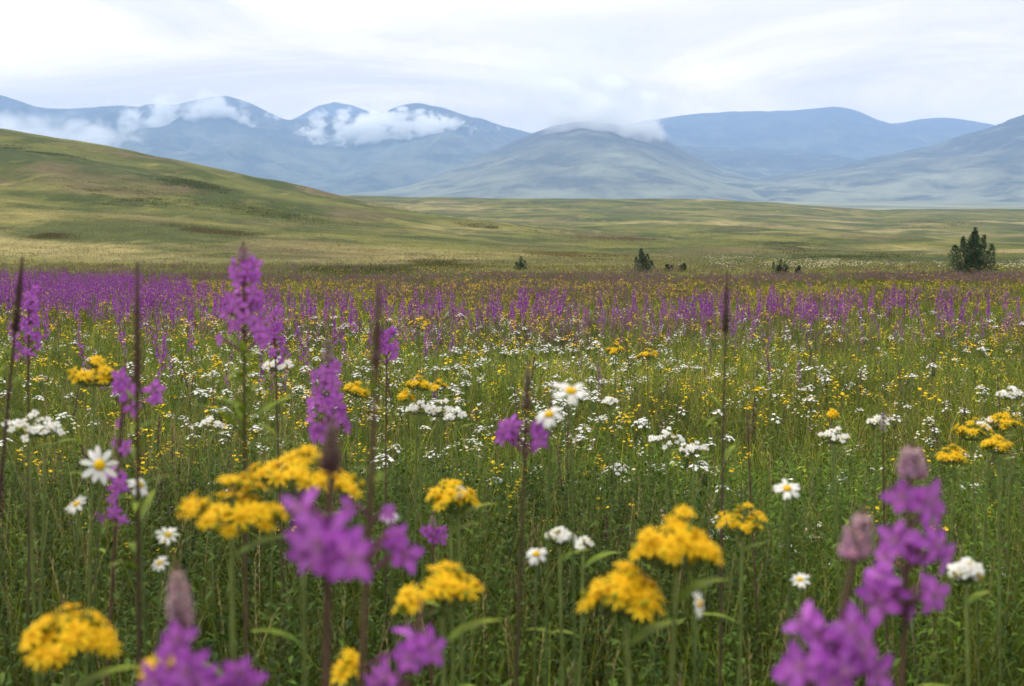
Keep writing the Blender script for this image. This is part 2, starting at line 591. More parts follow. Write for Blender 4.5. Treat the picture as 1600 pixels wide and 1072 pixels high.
G1 = mountain_mat('far mountain turf', (0.115, 0.125, 0.085), (0.062, 0.052, 0.058), (0.035, 0.042, 0.036), 380, 800, 1)
G2 = mountain_mat('cone hill turf', (0.165, 0.175, 0.115), (0.070, 0.064, 0.062), (0.05, 0.055, 0.05), 230, 430, 2)
G3 = mountain_mat('foothill turf', (0.185, 0.19, 0.13), (0.055, 0.055, 0.055), (0.04, 0.05, 0.045), 170, 430, 3)
mountain('round dark peak behind the gap in the left range', [(380, 240), (440, 200), (475, 182), (500, 168), (525, 163), (550, 167), (580, 178), (620, 196), (700, 240)], 9600, 7800, 11500, G1, 5)
mountain('long blue mountain range across the left with three summits', [(-420, 140), (-200, 125), (-60, 134), (0, 152), (60, 173), (100, 177), (200, 171), (270, 168), (330, 157), (358, 153), (385, 160), (420, 178), (455, 192), (500, 190), (560, 185), (598, 181), (625, 171), (655, 165), (690, 171), (740, 187), (790, 203), (830, 211), (880, 226), (960, 255), (1060, 290), (1200, 315)], 7800, 4600, 10500, G1, 1, 0.16)
mountain('long flat topped blue mountain range on the right', [(820, 250), (900, 215), (1000, 193), (1040, 187), (1090, 181), (1140, 178), (1200, 177), (1250, 174), (1300, 171), (1320, 172), (1340, 179), (1360, 189), (1385, 196), (1405, 194), (1430, 189), (1470, 187), (1510, 191), (1545, 198), (1600, 212), (1800, 240), (2100, 270)], 9300, 6000, 11500, G1, 2)
mountain('blue mountain slope rising to the right edge', [(1000, 318), (1100, 300), (1200, 281), (1300, 262), (1350, 252), (1400, 243), (1450, 232), (1500, 216), (1560, 195), (1600, 180), (1680, 148), (1800, 110), (2000, 90), (2300, 80)], 5600, 3300, 8000, G3, 3, 0.14)
mountain('pale foothills between the cone hill and right slope', [(700, 316), (850, 290), (950, 255), (1020, 236), (1060, 230), (1120, 232), (1180, 234), (1240, 238), (1300, 245), (1380, 262), (1500, 290), (1700, 310)], 6900, 4600, 8500, G3, 4, 0.14)
mountain('rounded grey green cone hill with its top in cloud', [(480, 314), (600, 301), (640, 293), (700, 268), (750, 247), (800, 224), (840, 207), (870, 198), (900, 193), (950, 196), (1000, 207), (1040, 222), (1080, 245), (1130, 268), (1180, 283), (1250, 298), (1400, 314)], 5200, 3300, 7200, G2, 6, 0.07)


# ------------------------------------------------------------------ low clouds
def cloud(label, px, py, wpx, hpx, y, depth, dens, seed, nscale=1.6, thr=0.42, soft=0.25, flat=1.0):
    m, n, l = new_mat('cloud vapour')
    t = N(n, 'ShaderNodeTexCoord')
    ln = N(n, 'ShaderNodeVectorMath', operation='LENGTH')
    l.new(t.outputs['Object'], ln.inputs[0])
    w, h = wpx / FPX * y, hpx / FPX * y
    mpn = N(n, 'ShaderNodeMapping')
    mpn.inputs['Location'].default_value = (seed * 2.3, seed * 1.1, seed * 0.7)
    mpn.inputs['Scale'].default_value = (w / h * 0.75, depth / h * 0.35, 1.0)
    l.new(t.outputs['Object'], mpn.inputs[0])
    ns = N(n, 'ShaderNodeTexNoise', i_Scale=nscale, i_Detail=6.0, i_Roughness=0.58, i_Distortion=0.3)
    l.new(mpn.outputs[0], ns.inputs['Vector'])
    # noise minus distance from the middle
    sub = N(n, 'ShaderNodeMath', operation='MULTIPLY_ADD', i_1=-0.42)
    pw = N(n, 'ShaderNodeMath', operation='POWER', i_1=2.0)
    l.new(ln.outputs['Value'], pw.inputs[0])
    l.new(pw.outputs[0], sub.inputs[0]); l.new(ns.outputs['Fac'], sub.inputs[2])
    mr = N(n, 'ShaderNodeMapRange', interpolation_type='SMOOTHSTEP')
    mr.inputs[1].default_value, mr.inputs[2].default_value = thr - 0.16, thr - 0.16 + soft
    mr.inputs[3].default_value, mr.inputs[4].default_value = 0, dens
    l.new(sub.outputs[0], mr.inputs[0])
    pv = N(n, 'ShaderNodeVolumePrincipled')
    pv.inputs['Color'].default_value = (1, 1, 1, 1)
    pv.inputs['Anisotropy'].default_value = 0.0
    l.new(mr.outputs[0], pv.inputs['Density'])
    o = N(n, 'ShaderNodeOutputMaterial')
    l.new(pv.outputs[0], o.inputs['Volume'])
    b = MB()
    b.blob((0, 0, 0), 1.0, rings=11, sides=20)
    ob = link('cloud', b.mesh('cloud', (m,)), None, P(px, py, y))
    ob.scale = (w, depth, h)
    tag(ob, label, 'cloud', 'low clouds on the mountains')
    return ob


cloud('thin white cloud strands below the highest left summit', 305, 190, 200, 60, 6500, 90, 0.022, 1, nscale=2.1, thr=0.475, soft=0.2)
cloud('bright puffy white cloud bank under the two middle summits', 600, 200, 195, 48, 6300, 90, 0.028, 2, nscale=2.2, thr=0.45, soft=0.18)
cloud('grey white mist lying at the left edge behind the hill', 20, 222, 250, 66, 5600, 120, 0.011, 3, nscale=1.5, thr=0.37, soft=0.3)
cloud('large bright cloud rising above the cone hill into the sky', 850, 110, 225, 110, 4900, 120, 0.0035, 4, nscale=1.3, thr=0.34, soft=0.3)
cloud('thick white cloud cap wrapped over the top of the cone hill', 948, 180, 140, 84, 4650, 90, 0.022, 5, nscale=2.0, thr=0.41, soft=0.22)
cloud('white cloud lobe trailing up and left of the cone hill top', 855, 128, 150, 84, 4700, 90, 0.005, 7, nscale=1.8, thr=0.42, soft=0.3)

# ------------------------------------------------------------------ haze
hm, hn, hl = new_mat('haze air')
hv = N(hn, 'ShaderNodeVolumePrincipled')
hv.inputs['Color'].default_value = (0.37, 0.59, 1.0, 1)
hv.inputs['Density'].default_value = 0.000135
hv.inputs['Anisotropy'].default_value = 0.0
ho = N(hn, 'ShaderNodeOutputMaterial')
hl.new(hv.outputs[0], ho.inputs['Volume'])
hb = MB()
X0, X1, Y0, Y1, Z0, Z1 = -13600, 13600, -13600, 13600, -6, 1250
hb.add([(X0, Y0, Z0), (X1, Y0, Z0), (X1, Y1, Z0), (X0, Y1, Z0), (X0, Y0, Z1), (X1, Y0, Z1), (X1, Y1, Z1), (X0, Y1, Z1)],
       [(3, 2, 1, 0), (4, 5, 6, 7), (0, 1, 5, 4), (1, 2, 6, 5), (2, 3, 7, 6), (3, 0, 4, 7)])
hz = link('haze', hb.mesh('haze', (hm,)))
tag(hz, 'pale blue air haze between the meadow and mountains', kind='stuff')

# ------------------------------------------------------------------ vegetation: colours
G_DARK, G_MID, G_LIGHT = (0.026, 0.056, 0.004), (0.070, 0.128, 0.009), (0.21, 0.25, 0.018)
TAN, BROWN = (0.27, 0.20, 0.10), (0.12, 0.075, 0.045)
PURPLE, PURPLE_D, PURPLE_L = (0.42, 0.075, 0.53), (0.31, 0.045, 0.41), (0.56, 0.20, 0.62)
YELLOW, ORANGE = (0.86, 0.56, 0.012), (0.66, 0.32, 0.01)
WHITE, CREAM = (0.80, 0.79, 0.76), (0.72, 0.66, 0.48)
STEM_RED, STEM_GREEN = (0.085, 0.050, 0.035), (0.075, 0.105, 0.03)
R = random.Random(5)


def lerp(a, b, t): return tuple(a[i] + (b[i] - a[i]) * t for i in range(3))
def jit(c, a=0.15, r=R):
    k = 1 + r.uniform(-a, a)
    return tuple(max(0.0, x * k * (1 + r.uniform(-a, a) * 0.4)) for x in c)


# ------------------------------------------------------------------ templates for the sward
def blade(b, base, h, w, lean, az, segs, c0, c1):
    """one bent grass blade, a tapering folded strip"""
    dx_, dy_ = math.cos(az), math.sin(az)
    sx, sy = -dy_ * w / 2, dx_ * w / 2
    vs_, cc, qs = [], [], []
    for k in range(segs + 1):
        t = k / segs
        o = lean * h * t ** 1.9
        z = h * (t - 0.33 * min(lean, 1.2) * t ** 3)
        ww = 1.0 if k == 0 else (1 - t ** 1.6) * 1.05
        if k == segs: ww = 0.08
        x, y = base[0] + dx_ * o, base[1] + dy_ * o
        vs_ += [(x - sx * ww, y - sy * ww, z), (x + sx * ww, y + sy * ww, z)]
        cc += [lerp(c0, c1, t)] * 2
    for k in range(segs):
        qs.append((2 * k, 2 * k + 1, 2 * k + 3, 2 * k + 2))
    b.add(vs_, qs, (), cc, 0)


def grass_tuft(n, h, w, spread, segs, r, even=False):
    b = MB()
    for _ in range(n):
        a, q = r.uniform(0, 2 * PI), spread * math.sqrt(r.random())
        hh = h * r.uniform(0.45, 1.15)
        c = (0.085, 0.115, 0.012) if even else r.choice([G_DARK, G_MID, G_MID, G_LIGHT])
        if not even and r.random() < 0.10: c = lerp(G_LIGHT, TAN, 0.7)
        c = jit(c, 0.25, r)
        blade(b, (q * math.cos(a), q * math.sin(a)), hh, w * r.uniform(0.7, 1.3), r.uniform(0.1, 0.75), r.uniform(0, 2 * PI), segs,
              lerp(c, BROWN, 0.15), lerp(c, (0.2, 0.2, 0.03), 0.25))
    return b


def leafy_stem(h, n, ll, lw, r, detail=2):
    """an upright herb: thin stem with many narrow leaves all the way up"""
    b = MB()
    bx, by = r.uniform(-0.12, 0.12), r.uniform(-0.12, 0.12)
    pt = lambda t: Vector((bx * h * t * t, by * h * t * t, h * t))
    c = jit(r.choice([G_DARK, G_MID, G_MID, G_LIGHT]), 0.2, r)
    b.tube([pt(k / 3) for k in range(4)], [0.0016, 0.0014, 0.0011, 0.0006], 3, lerp(c, BROWN, 0.3), 2)
    for k in range(n):
        t = 0.15 + 0.85 * (k + r.random()) / n
        a = k * 2.4 + r.uniform(-0.4, 0.4)
        el = r.uniform(0.1, 0.95)
        d = Vector((math.cos(a) * math.cos(el), math.sin(a) * math.cos(el), math.sin(el)))
        b.leaf(pt(t), d, (0, 0, 1), ll * r.uniform(0.6, 1.2) * (1.15 - 0.5 * t), lw * r.uniform(0.7, 1.2), r.uniform(0.0, 0.5), 0.3,
               shape=[0.3, 1.0, 0.0] if detail == 1 else [0.25, 0.9, 0.8, 0.0], col=jit(c, 0.2, r), m=0)
    return b


def dry_stalk(h, r):
    """a dry grass stalk with a feathery seed head"""
    b = MB()
    lx, ly = r.uniform(-0.15, 0.15), r.uniform(-0.15, 0.15)
    pt = lambda t: Vector((lx * h * t * t, ly * h * t * t, h * t))
    c = jit(r.choice([TAN, lerp(TAN, BROWN, 0.5), lerp(TAN, G_MID, 0.4)]), 0.2, r)
    b.tube([pt(k / 3) for k in range(4)], [0.0014, 0.0012, 0.001, 0.0007], 3, c, 2)
    for k in range(14):
        t = 0.78 + 0.24 * k / 14
        a = k * 2.4
        d = Vector((math.cos(a) * 0.5, math.sin(a) * 0.5, 0.9))
        b.leaf(pt(t), d, (math.cos(a), math.sin(a), 0), 0.012 * r.uniform(0.7, 1.2), 0.0035, 0, 0.2, shape=[0.4, 1, 0.0], col=jit(c, 0.2, r), m=0)
    return b


def speck_plant(h, kind, r, n=8, size=0.006):
    """a slender herb topped by small flowers (white or yellow)"""
    b = MB()
    c = jit(G_MID, 0.2, r)
    lx, ly = r.uniform(-0.2, 0.2), r.uniform(-0.2, 0.2)
    pt = lambda t: Vector((lx * h * t * t, ly * h * t * t, h * t))
    b.tube([pt(0), pt(0.5), pt(0.95)], [0.0013, 0.0011, 0.0007], 3, c, 2)
    for k in range(5):
        a = k * 2.4
        b.leaf(pt(0.2 + 0.12 * k), (math.cos(a), math.sin(a), 0.5), (0, 0, 1), 0.03, 0.008, 0.3, 0.2, shape=[0.3, 1, 0.0], col=jit(c, 0.2, r))
    for k in range(n):
        a, q = r.uniform(0, 2 * PI), 0.03 * math.sqrt(r.random())
        p = pt(0.97) + Vector((q * math.cos(a), q * math.sin(a), r.uniform(-0.03, 0.02)))
        col = jit({'white': WHITE, 'yellow': YELLOW, 'cream': CREAM, 'pink': (0.55, 0.33, 0.45)}[kind], 0.1, r)
        up = Vector((r.uniform(-0.6, 0.6), r.uniform(-0.6, 0.6), 1)).normalized()
        s = up.cross(Vector((1, 0.2, 0))).normalized(); q2 = up.cross(s)
        m = 5
        rim = [p + (s * math.cos(2 * PI * j / m) + q2 * math.sin(2 * PI * j / m)) * size * r.uniform(0.75, 1.2) + up * size * 0.3 for j in range(m)]
        b.add([p] + rim, (), [(0, 1 + j, 1 + (j + 1) % m) for j in range(m)], col, 1)
    return b


# ------------------------------------------------------------------ flowers
def petal_ring(b, n, r0, length, width, cup, col, tip, r, m=1, shape=None, jitter=0.1, bend=0.1, phase=0.0):
    """n petals round +Z; cup is the angle of the petals above the plane"""
    for k in range(n):
        a = phase + 2 * PI * k / n + r.uniform(-jitter, jitter)
        cu = cup + r.uniform(-jitter, jitter) * 1.5
        d = Vector((math.cos(a) * math.cos(cu), math.sin(a) * math.cos(cu), math.sin(cu)))
        b.leaf(Vector((math.cos(a), math.sin(a), 0)) * r0, d, (0, 0, 1), length * r.uniform(0.88, 1.1), width * r.uniform(0.88, 1.1), bend, 0.18,
               shape=shape or [0.3, 0.8, 1.0, 0.75, 0.25], col=jit(col, 0.1, r), tipcol=jit(tip, 0.1, r), m=m)


FW_SHAPE = [0.28, 0.62, 0.95, 1.0, 0.72, 0.22]


def fireweed_flower(rad, n, cup, r, tone=0.0):
    b = MB()
    pc = lerp(PURPLE, PURPLE_L, tone) if tone >= 0 else lerp(PURPLE, PURPLE_D, -tone * 4)
    petal_ring(b, n, rad * 0.06, rad, rad * 0.56, cup, PURPLE_L, pc, r, shape=FW_SHAPE, bend=0.38, jitter=0.2)
    petal_ring(b, n, rad * 0.05, rad * 0.95, rad * 0.16, cup - 0.12, PURPLE_D, (0.20, 0.03, 0.20), r, shape=[0.6, 1, 0.7, 0.0], phase=PI / n)
    return b


def fireweed_stamens(rad, r):
    b = MB()
    for k in range(7):
        a = 2 * PI * k / 7
        e = Vector((math.cos(a) * 0.22, math.sin(a) * 0.22, 0.45 + r.uniform(-0.1, 0.1))) * rad
        b.tube([(0, 0, 0), e], [rad * 0.018, rad * 0.014], 3, (0.62, 0.35, 0.60), 1)
        b.blob(e, rad * 0.055, (0.45, 0.22, 0.32), 1, rings=2, sides=5)
    b.blob((0, 0, rad * 0.08), rad * 0.10, (0.60, 0.34, 0.38), 1, rings=3, sides=6)
    return b


def ragwort_rays(rad, n, r):
    b = MB()
    petal_ring(b, n, rad * 0.25, rad * 0.9, rad * 0.27, 0.10, lerp(YELLOW, ORANGE, 0.25), YELLOW, r, shape=[0.7, 1.0, 0.95, 0.35], jitter=0.12, bend=0.15)
    return b


def ragwort_disc(rad, r):
    b = MB()
    b.blob((0, 0, rad * 0.04), rad * 0.34, lerp(YELLOW, ORANGE, 0.55), 1, stretch=0.6, rings=4, sides=9)
    b.tube([(0, 0, -rad * 0.55), (0, 0, -rad * 0.1)], [rad * 0.14, rad * 0.32], 7, jit(G_LIGHT, 0.1), 0)
    return b


def daisy_rays(rad, n, r, droop=0.0):
    b = MB()
    petal_ring(b, n, rad * 0.28, rad * 0.72, rad * 0.32, 0.12 - droop, WHITE, WHITE, r, shape=[0.55, 0.9, 1.0, 0.85, 0.3], jitter=0.2, bend=0.25)
    return b


def daisy_disc(rad, r):
    b = MB()
    b.blob((0, 0, rad * 0.06), rad * 0.30, YELLOW, 1, stretch=0.55, rings=4, sides=10)
    b.tube([(0, 0, -rad * 0.4), (0, 0, -rad * 0.05)], [rad * 0.1, rad * 0.28], 7, jit(G_MID, 0.1), 0)
    return b


rf = random.Random(21)
FW_FLOWERS = [fireweed_flower(1.0, nn_, cc_, rf, tt_).mesh('flower', VEG) for nn_, cc_, tt_ in
              ((5, 0.25, 0.0), (5, 0.5, 0.1), (4, 0.35, 0.25), (5, 0.85, -0.15), (4, 0.6, 0.0), (5, 0.4, 0.35), (4, 0.95, -0.1), (5, 0.65, -0.2))]
FW_STAMENS = fireweed_stamens(1.0, rf).mesh('stamens', VEG)
RAG_RAYS = [ragwort_rays(1.0, n, rf).mesh('flower_head', VEG) for n in (8, 10, 9)]
RAG_DISC = ragwort_disc(1.0, rf).mesh('disc', VEG)
DAISY_RAYS = [daisy_rays(1.0, n, rf, dr).mesh('flower_head', VEG) for n, dr in ((12, 0.0), (11, 0.2), (9, 0.05))]
DAISY_DISC = daisy_disc(1.0, rf).mesh('disc', VEG)


def face_mat(p, d, size, roll=0.0):
    d = Vector(d).normalized()
    q = d.to_track_quat('Z', 'Y')
    return Matrix.Translation(p) @ q.to_matrix().to_4x4() @ Matrix.Rotation(roll, 4, 'Z') @ Matrix.Scale(size, 4)


def put(name, me, root, p, d, size, roll=0.0, sub=None):
    o = link(name, me, root)
    o.matrix_local = face_mat(p, d, size, roll)
    if sub:
        so = link(sub[0], sub[1], o)
    return o


def bud_mesh(pts, w, r, c0, c1, n, bs, flare=0.5):
    """a spike of small buds packed round an axis; w is its half width along it"""
    b = MB()
    for k in range(n):
        t = (k + 0.5) / n
        i = t * (len(pts) - 1)
        j = min(int(i), len(pts) - 2)
        p = pts[j].lerp(pts[j + 1], i - j)
        ax = (pts[j + 1] - pts[j]).normalized()
        a = k * 2.4 + r.uniform(-0.3, 0.3)
        out = Vector((math.cos(a), math.sin(a), 0))
        ww = w * (0.04 + 1.05 * max(0.0, math.sin(PI * min(1.0, 0.34 + t * 0.66))) ** 1.05) * r.uniform(0.75, 1.1)
        d = (ax * (0.9 - flare * (1 - t)) + out * (0.35 + flare * (1 - t))).normalized()
        b.blob(p + out * ww * 0.62 + d * bs * 0.5, bs * r.uniform(0.75, 1.15) * (1.1 - 0.45 * t), jit(lerp(c0, c1, t), 0.22, r), 1, axis=d, stretch=2.0 - 0.5 * t, rings=3, sides=5)
    b.tube(pts, [w * 0.22] * len(pts), 5, lerp(c0, BROWN, 0.6), 2)
    return b


def narrow_leaf_mesh(L, W, r, bend):
    b = MB()
    b.leaf((0, 0, 0), (0, 0, 1), (0, 1, 0), L, W, bend, 0.25, shape=[0.2, 0.7, 1.0, 0.9, 0.6, 0.0], col=jit(G_MID, 0.15, r), tipcol=jit(G_LIGHT, 0.15, r))
    return b


def ground_at(x, y):
    return float(ground_z(np.array([x]), np.array([y]))[0])


def stem_path(tip, low, d, n=18, sway=0.0):
    """points from the ground to the tip of a plant seen through two pixels at distance d"""
    a, b_ = P(*tip, d), P(*low, d)
    dr = (a - b_)
    k = (a.z - 0.0) / max(dr.z, 1e-4)
    lean_x = max(-0.22, min(0.22, dr.x / max(dr.z, 1e-4)))
    base = Vector((a.x - lean_x * a.z, d + sway * a.z * 0.3, 0))
    base.z = ground_at(base.x, base.y)
    rw = random.Random(int(tip[0] * 7 + tip[1]))
    a1, a2, ph = rw.uniform(0.010, 0.022) * rw.choice((-1, 1)), rw.uniform(0.001, 0.003), rw.uniform(0, 6)
    pts = []
    for t in range(n + 1):
        f = t / n
        pts.append(base.lerp(a, f) + Vector((a1 * math.sin(PI * f) * (1.2 - f) + a2 * math.sin(9 * f + ph) * (1 - f), 0, 0)))
    return base, pts


def at_py(path, py):
    """the point of the stem seen at picture height py"""
    best = None
    for k in range(len(path) - 1):
        for s in range(12):
            p = path[k].lerp(path[k + 1], s / 12)
            e = abs((p.z - CAM_Z) / p.y - ray(800, py).z)
            if best is None or e < best[0]: best = (e, p)
    return best[1]


def fireweed(tip, low, d, label, flowers=(), auto=None, bud=None, budcol=((0.36, 0.20, 0.28), (0.33, 0.24, 0.22)), leaves=None, stem_r=0.0034, stemcol=(STEM_GREEN, STEM_RED), seed=0, fdia=0.033, cat='wildflower', name='fireweed_plant', group=None):
    r = random.Random(seed * 77 + int(tip[0]))
    base, path = stem_path(tip, low, d)
    root = bpy.data.objects.new(name, None)
    root.empty_display_size = 0.1
    COL.objects.link(root)
    root.location = base
    tag(root, label, cat, group or 'fireweeds close to the camera')
    L = lambda p: p - base
    sb = MB()
    n = len(path)
    cols = [lerp(stemcol[0], stemcol[1], min(1, k / (n - 1) * 1.3)) for k in range(n)]
    sb.tube([L(p) for p in path], [stem_r * (1.15 - 0.75 * k / (n - 1)) for k in range(n)], 7, cols, 2)
    fl = list(flowers)
    if auto:
        y0, y1, cnt, spread, frac = auto
        for k in range(cnt):
            t = (k + r.random() * 0.8) / cnt
            py = y0 + (y1 - y0) * t
            c = at_py(path, py)
            cx = 800 + FPX * c.x / c.y
            a = k * 2.4 + r.uniform(-0.5, 0.5)
            fl.append((cx + math.cos(a) * spread * (0.55 + 0.6 * t) * r.uniform(0.7, 1.1), py + r.uniform(-6, 6), frac * r.uniform(0.8, 1.1), math.sin(a) * spread * (0.55 + 0.5 * t) / FPX * d))
    for f in fl:
        fx, fy = f[0], f[1]
        size = fdia / 2 * 0.86 * (f[2] if len(f) > 2 else 1.0)
        dz = f[3] if len(f) > 3 else r.uniform(-0.012, 0.004)
        p = P(fx, fy, d + dz)
        s = at_py(path, fy + 0.35 * abs(fx - (800 + FPX * at_py(path, fy).x / d)) + 10)
        out = (p - s); out.z = 0
        out = out.normalized() if out.length > 1e-4 else Vector((0, -1, 0))
        face = out * 0.75 + Vector((r.uniform(-0.25, 0.25), -0.75, r.uniform(-0.15, 0.45)))
        sb.tube([L(s), L(s.lerp(p, 0.6)) + Vector((0, 0, 0.004)), L(p)], [0.0012, 0.0013, 0.0012], 5, (0.17, 0.045, 0.12), 2)
        put('flower', r.choice(FW_FLOWERS), root, L(p), face, size, r.uniform(0, 6.28), ('stamens', FW_STAMENS))
    if bud:
        y0, y1, wpx = bud[:3]
        cnt = bud[3] if len(bud) > 3 else 46
        pts = [L(at_py(path, y1 + (y0 - y1) * k / 4)) for k in range(5)]
        w = wpx / 2 / FPX * d
        bs = max(0.0013, w * 0.21)
        cnt = int(cnt * 1.5)
        link('bud_spike', bud_mesh(pts, w, r, budcol[0], budcol[1], cnt, bs).mesh('bud_spike', VEG), root)
    link('stem', sb.mesh('stem', VEG), root)
    if leaves:
        y0, y1, cnt, ln = leaves
        ms = [narrow_leaf_mesh(ln, ln * 0.15, r, bd).mesh('leaf', VEG) for bd in (0.15, 0.35, 0.55)]
        for k in range(cnt):
            t = (k + r.random() * 0.6) / cnt
            q = at_py(path, y0 + (y1 - y0) * t)
            a = k * 2.4 + r.uniform(-0.4, 0.4)
            el = r.uniform(0.35, 0.9)
            put('leaf', r.choice(ms), root, L(q), (math.cos(a) * math.cos(el), math.sin(a) * math.cos(el), math.sin(el)), r.uniform(0.7, 1.1) * (0.6 + 0.5 * t), 0)
    return root


def dome_plant(center, wpx, hpx, d, heads, label, kind='ragwort', stem_px=None, size=0.0098, seed=0, group=None, leaves=3, lobes=1, whites=0):
    """a branching stem topped by a dome of flower heads"""
    r = random.Random(seed * 131 + int(center[0]))
    top = P(*center, d)
    low = stem_px or (center[0] + r.uniform(-6, 6), 1072 + 300)
    base, path = stem_path((center[0], center[1] + hpx * 0.3), low, d)
    root = bpy.data.objects.new('ragwort_plant' if kind == 'ragwort' else 'yarrow_plant', None)
    root.empty_display_size = 0.1
    COL.objects.link(root)
    root.location = base
    tag(root, label, 'wildflower', group or ('ragworts close to the camera' if kind == 'ragwort' else 'yarrows close to the camera'))
    L = lambda p: p - base
    sb = MB()
    n = len(path)
    fork = path[-1] - Vector((0, 0, hpx * 0.9 / FPX * d))
    tipv = path[-1]
    path = [path[round(k * (n - 1) / 8)].lerp(path[round(k * (n - 1) / 8)] + (fork - tipv), k / 8) for k in range(9)]
    sb.tube([L(p) for p in path], [0.0034 - 0.0016 * k / 8 for k in range(9)], 7, [lerp(STEM_GREEN, (0.12, 0.15, 0.04), k / 8) for k in range(9)], 2)
    hw, hh = wpx / 2 / FPX * d, hpx / FPX * d
    subs = []
    nb = 6
    hm_ = []
    heads = round(heads * 1.25)
    nb = 4 if heads < 18 else 8
    for k in range(nb):
        a = 2 * PI * k / (nb - 1) + r.uniform(-0.3, 0.3)
        q = r.uniform(0.6, 0.9) if k else 0.08
        e = top + Vector((math.cos(a) * hw * q, math.sin(a) * hw * 0.8 * q, (-0.95 * q * q + r.uniform(-0.10, 0.06)) * hh))
        s0 = e - Vector((0, 0, hh * 0.28 + size * 0.6))
        subs.append(s0)
        sb.tube([L(fork), L(fork.lerp(s0, 0.55)) + Vector((0, 0, -0.004)), L(s0)], [0.0016, 0.0014, 0.0011], 5, STEM_GREEN, 2)
        cnt = max(2, round(heads / nb * r.uniform(0.75, 1.25)))
        for i in range(cnt):
            qq = math.sqrt((i + 0.3) / cnt) * r.uniform(0.85, 1.15)
            aa = i * 2.39996 + r.uniform(-0.4, 0.4) + k
            sr = hw * 0.33
            p = e + Vector((math.cos(aa) * sr * qq, math.sin(aa) * sr * qq, (-0.34 * qq * qq + r.uniform(-0.16, 0.12)) * hh))
            nrm = Vector(((p.x - top.x) / hw * 0.8 + r.uniform(-.25, .25), (p.y - top.y) / hw * 0.7 - 0.2 + r.uniform(-.25, .25), 0.85))
            sb.tube([L(s0), L(p) - nrm.normalized() * size * 0.4], [0.0010, 0.0008], 4, STEM_GREEN, 2)
            hm_.append((p, nrm))
        for i in range(3):
            aa = r.uniform(0, 6.28)
            p = e + Vector((math.cos(aa) * hw * 0.3, math.sin(aa) * hw * 0.3, -hh * r.uniform(0.1, 0.4)))
            sb.tube([L(s0), L(p)], [0.0009, 0.0007], 4, STEM_GREEN, 2)
            sb.blob(L(p), size * 0.28, lerp(G_LIGHT, YELLOW, r.random() * 0.6), 0, stretch=1.3, rings=3, sides=6)
    if kind == 'ragwort':
        for k, (p, nrm) in enumerate(hm_):
            s = size * r.uniform(0.75, 1.15)
            put('flower_head', r.choice(RAG_RAYS), root, L(p), nrm, s, r.uniform(0, 6), ('disc', RAG_DISC))
    else:
        cb = MB()
        for p, nrm in hm_:
            c = L(p)
            for j in range(5):
                a = 2 * PI * j / 5 + r.random()
                up3 = (nrm.normalized() + Vector((0, -0.55, 0.15))).normalized()
                u3 = up3.cross(Vector((0.2, 0.3, 1))).normalized(); v3 = up3.cross(u3)
                d3 = u3 * math.cos(a) + v3 * math.sin(a) + up3 * 0.3
                cb.leaf(c, d3, up3, size * 0.95, size * 0.7, 0.2, 0.1, shape=[0.5, 1.0, 0.5], col=jit(WHITE, 0.06, r), m=1)
            cb.blob(c + Vector((0, 0, size * 0.1)), size * 0.25, CREAM, 1, rings=2, sides=5)
        link('flower_cluster', cb.mesh('flower_cluster', VEG), root)
    link('stem', sb.mesh('stem', VEG), root)
    ms = narrow_leaf_mesh(0.07, 0.016, r, 0.4).mesh('leaf', VEG)
    for k in range(leaves):
        q = base.lerp(fork, 0.97 - 0.1 * k)
        a = k * 2.4 + 0.6
        put('leaf', ms, root, L(q), (math.cos(a), math.sin(a), 0.7), r.uniform(0.6, 1.0))
    return root


def daisy(px, py, d, dia_px, label, face=(0, -0.8, 0.6), seed=0, variant=None, group=None, extra=(), low=None):
    r = random.Random(seed * 13 + int(px))
    hp = P(px, py, d)
    base, path = stem_path((px, py), low or (px + r.uniform(-8, 8), 1072), d)
    root = bpy.data.objects.new('daisy_plant', None)
    root.empty_display_size = 0.1
    COL.objects.link(root)
    root.location = base
    tag(root, label, 'wildflower', group or 'daisies close to the camera')
    L = lambda p: p - base
    sb = MB()
    f = Vector(face).normalized()
    rad_ = dia_px / 2 / FPX * d
    path[-1] = hp - f * rad_ * 0.3
    sb.tube([L(p) for p in path], [0.0022 - 0.0009 * k / 18 for k in range(19)], 6, STEM_GREEN, 2)
    put('flower_head', DAISY_RAYS[variant] if variant is not None else r.choice(DAISY_RAYS), root, L(hp), f, rad_, r.uniform(0, 6), ('disc', DAISY_DISC))
    for ex in extra:
        p = P(ex[0], ex[1], d + 0.01)
        s = at_py(path, ex[1] + 45)
        sb.tube([L(s), L(p)], [0.0012, 0.001], 5, STEM_GREEN, 2)
        put('flower_head', r.choice(DAISY_RAYS), root, L(p), ex[3], ex[2] / 2 / FPX * d, r.uniform(0, 6), ('disc', DAISY_DISC))
    link('stem', sb.mesh('stem', VEG), root)
    return root


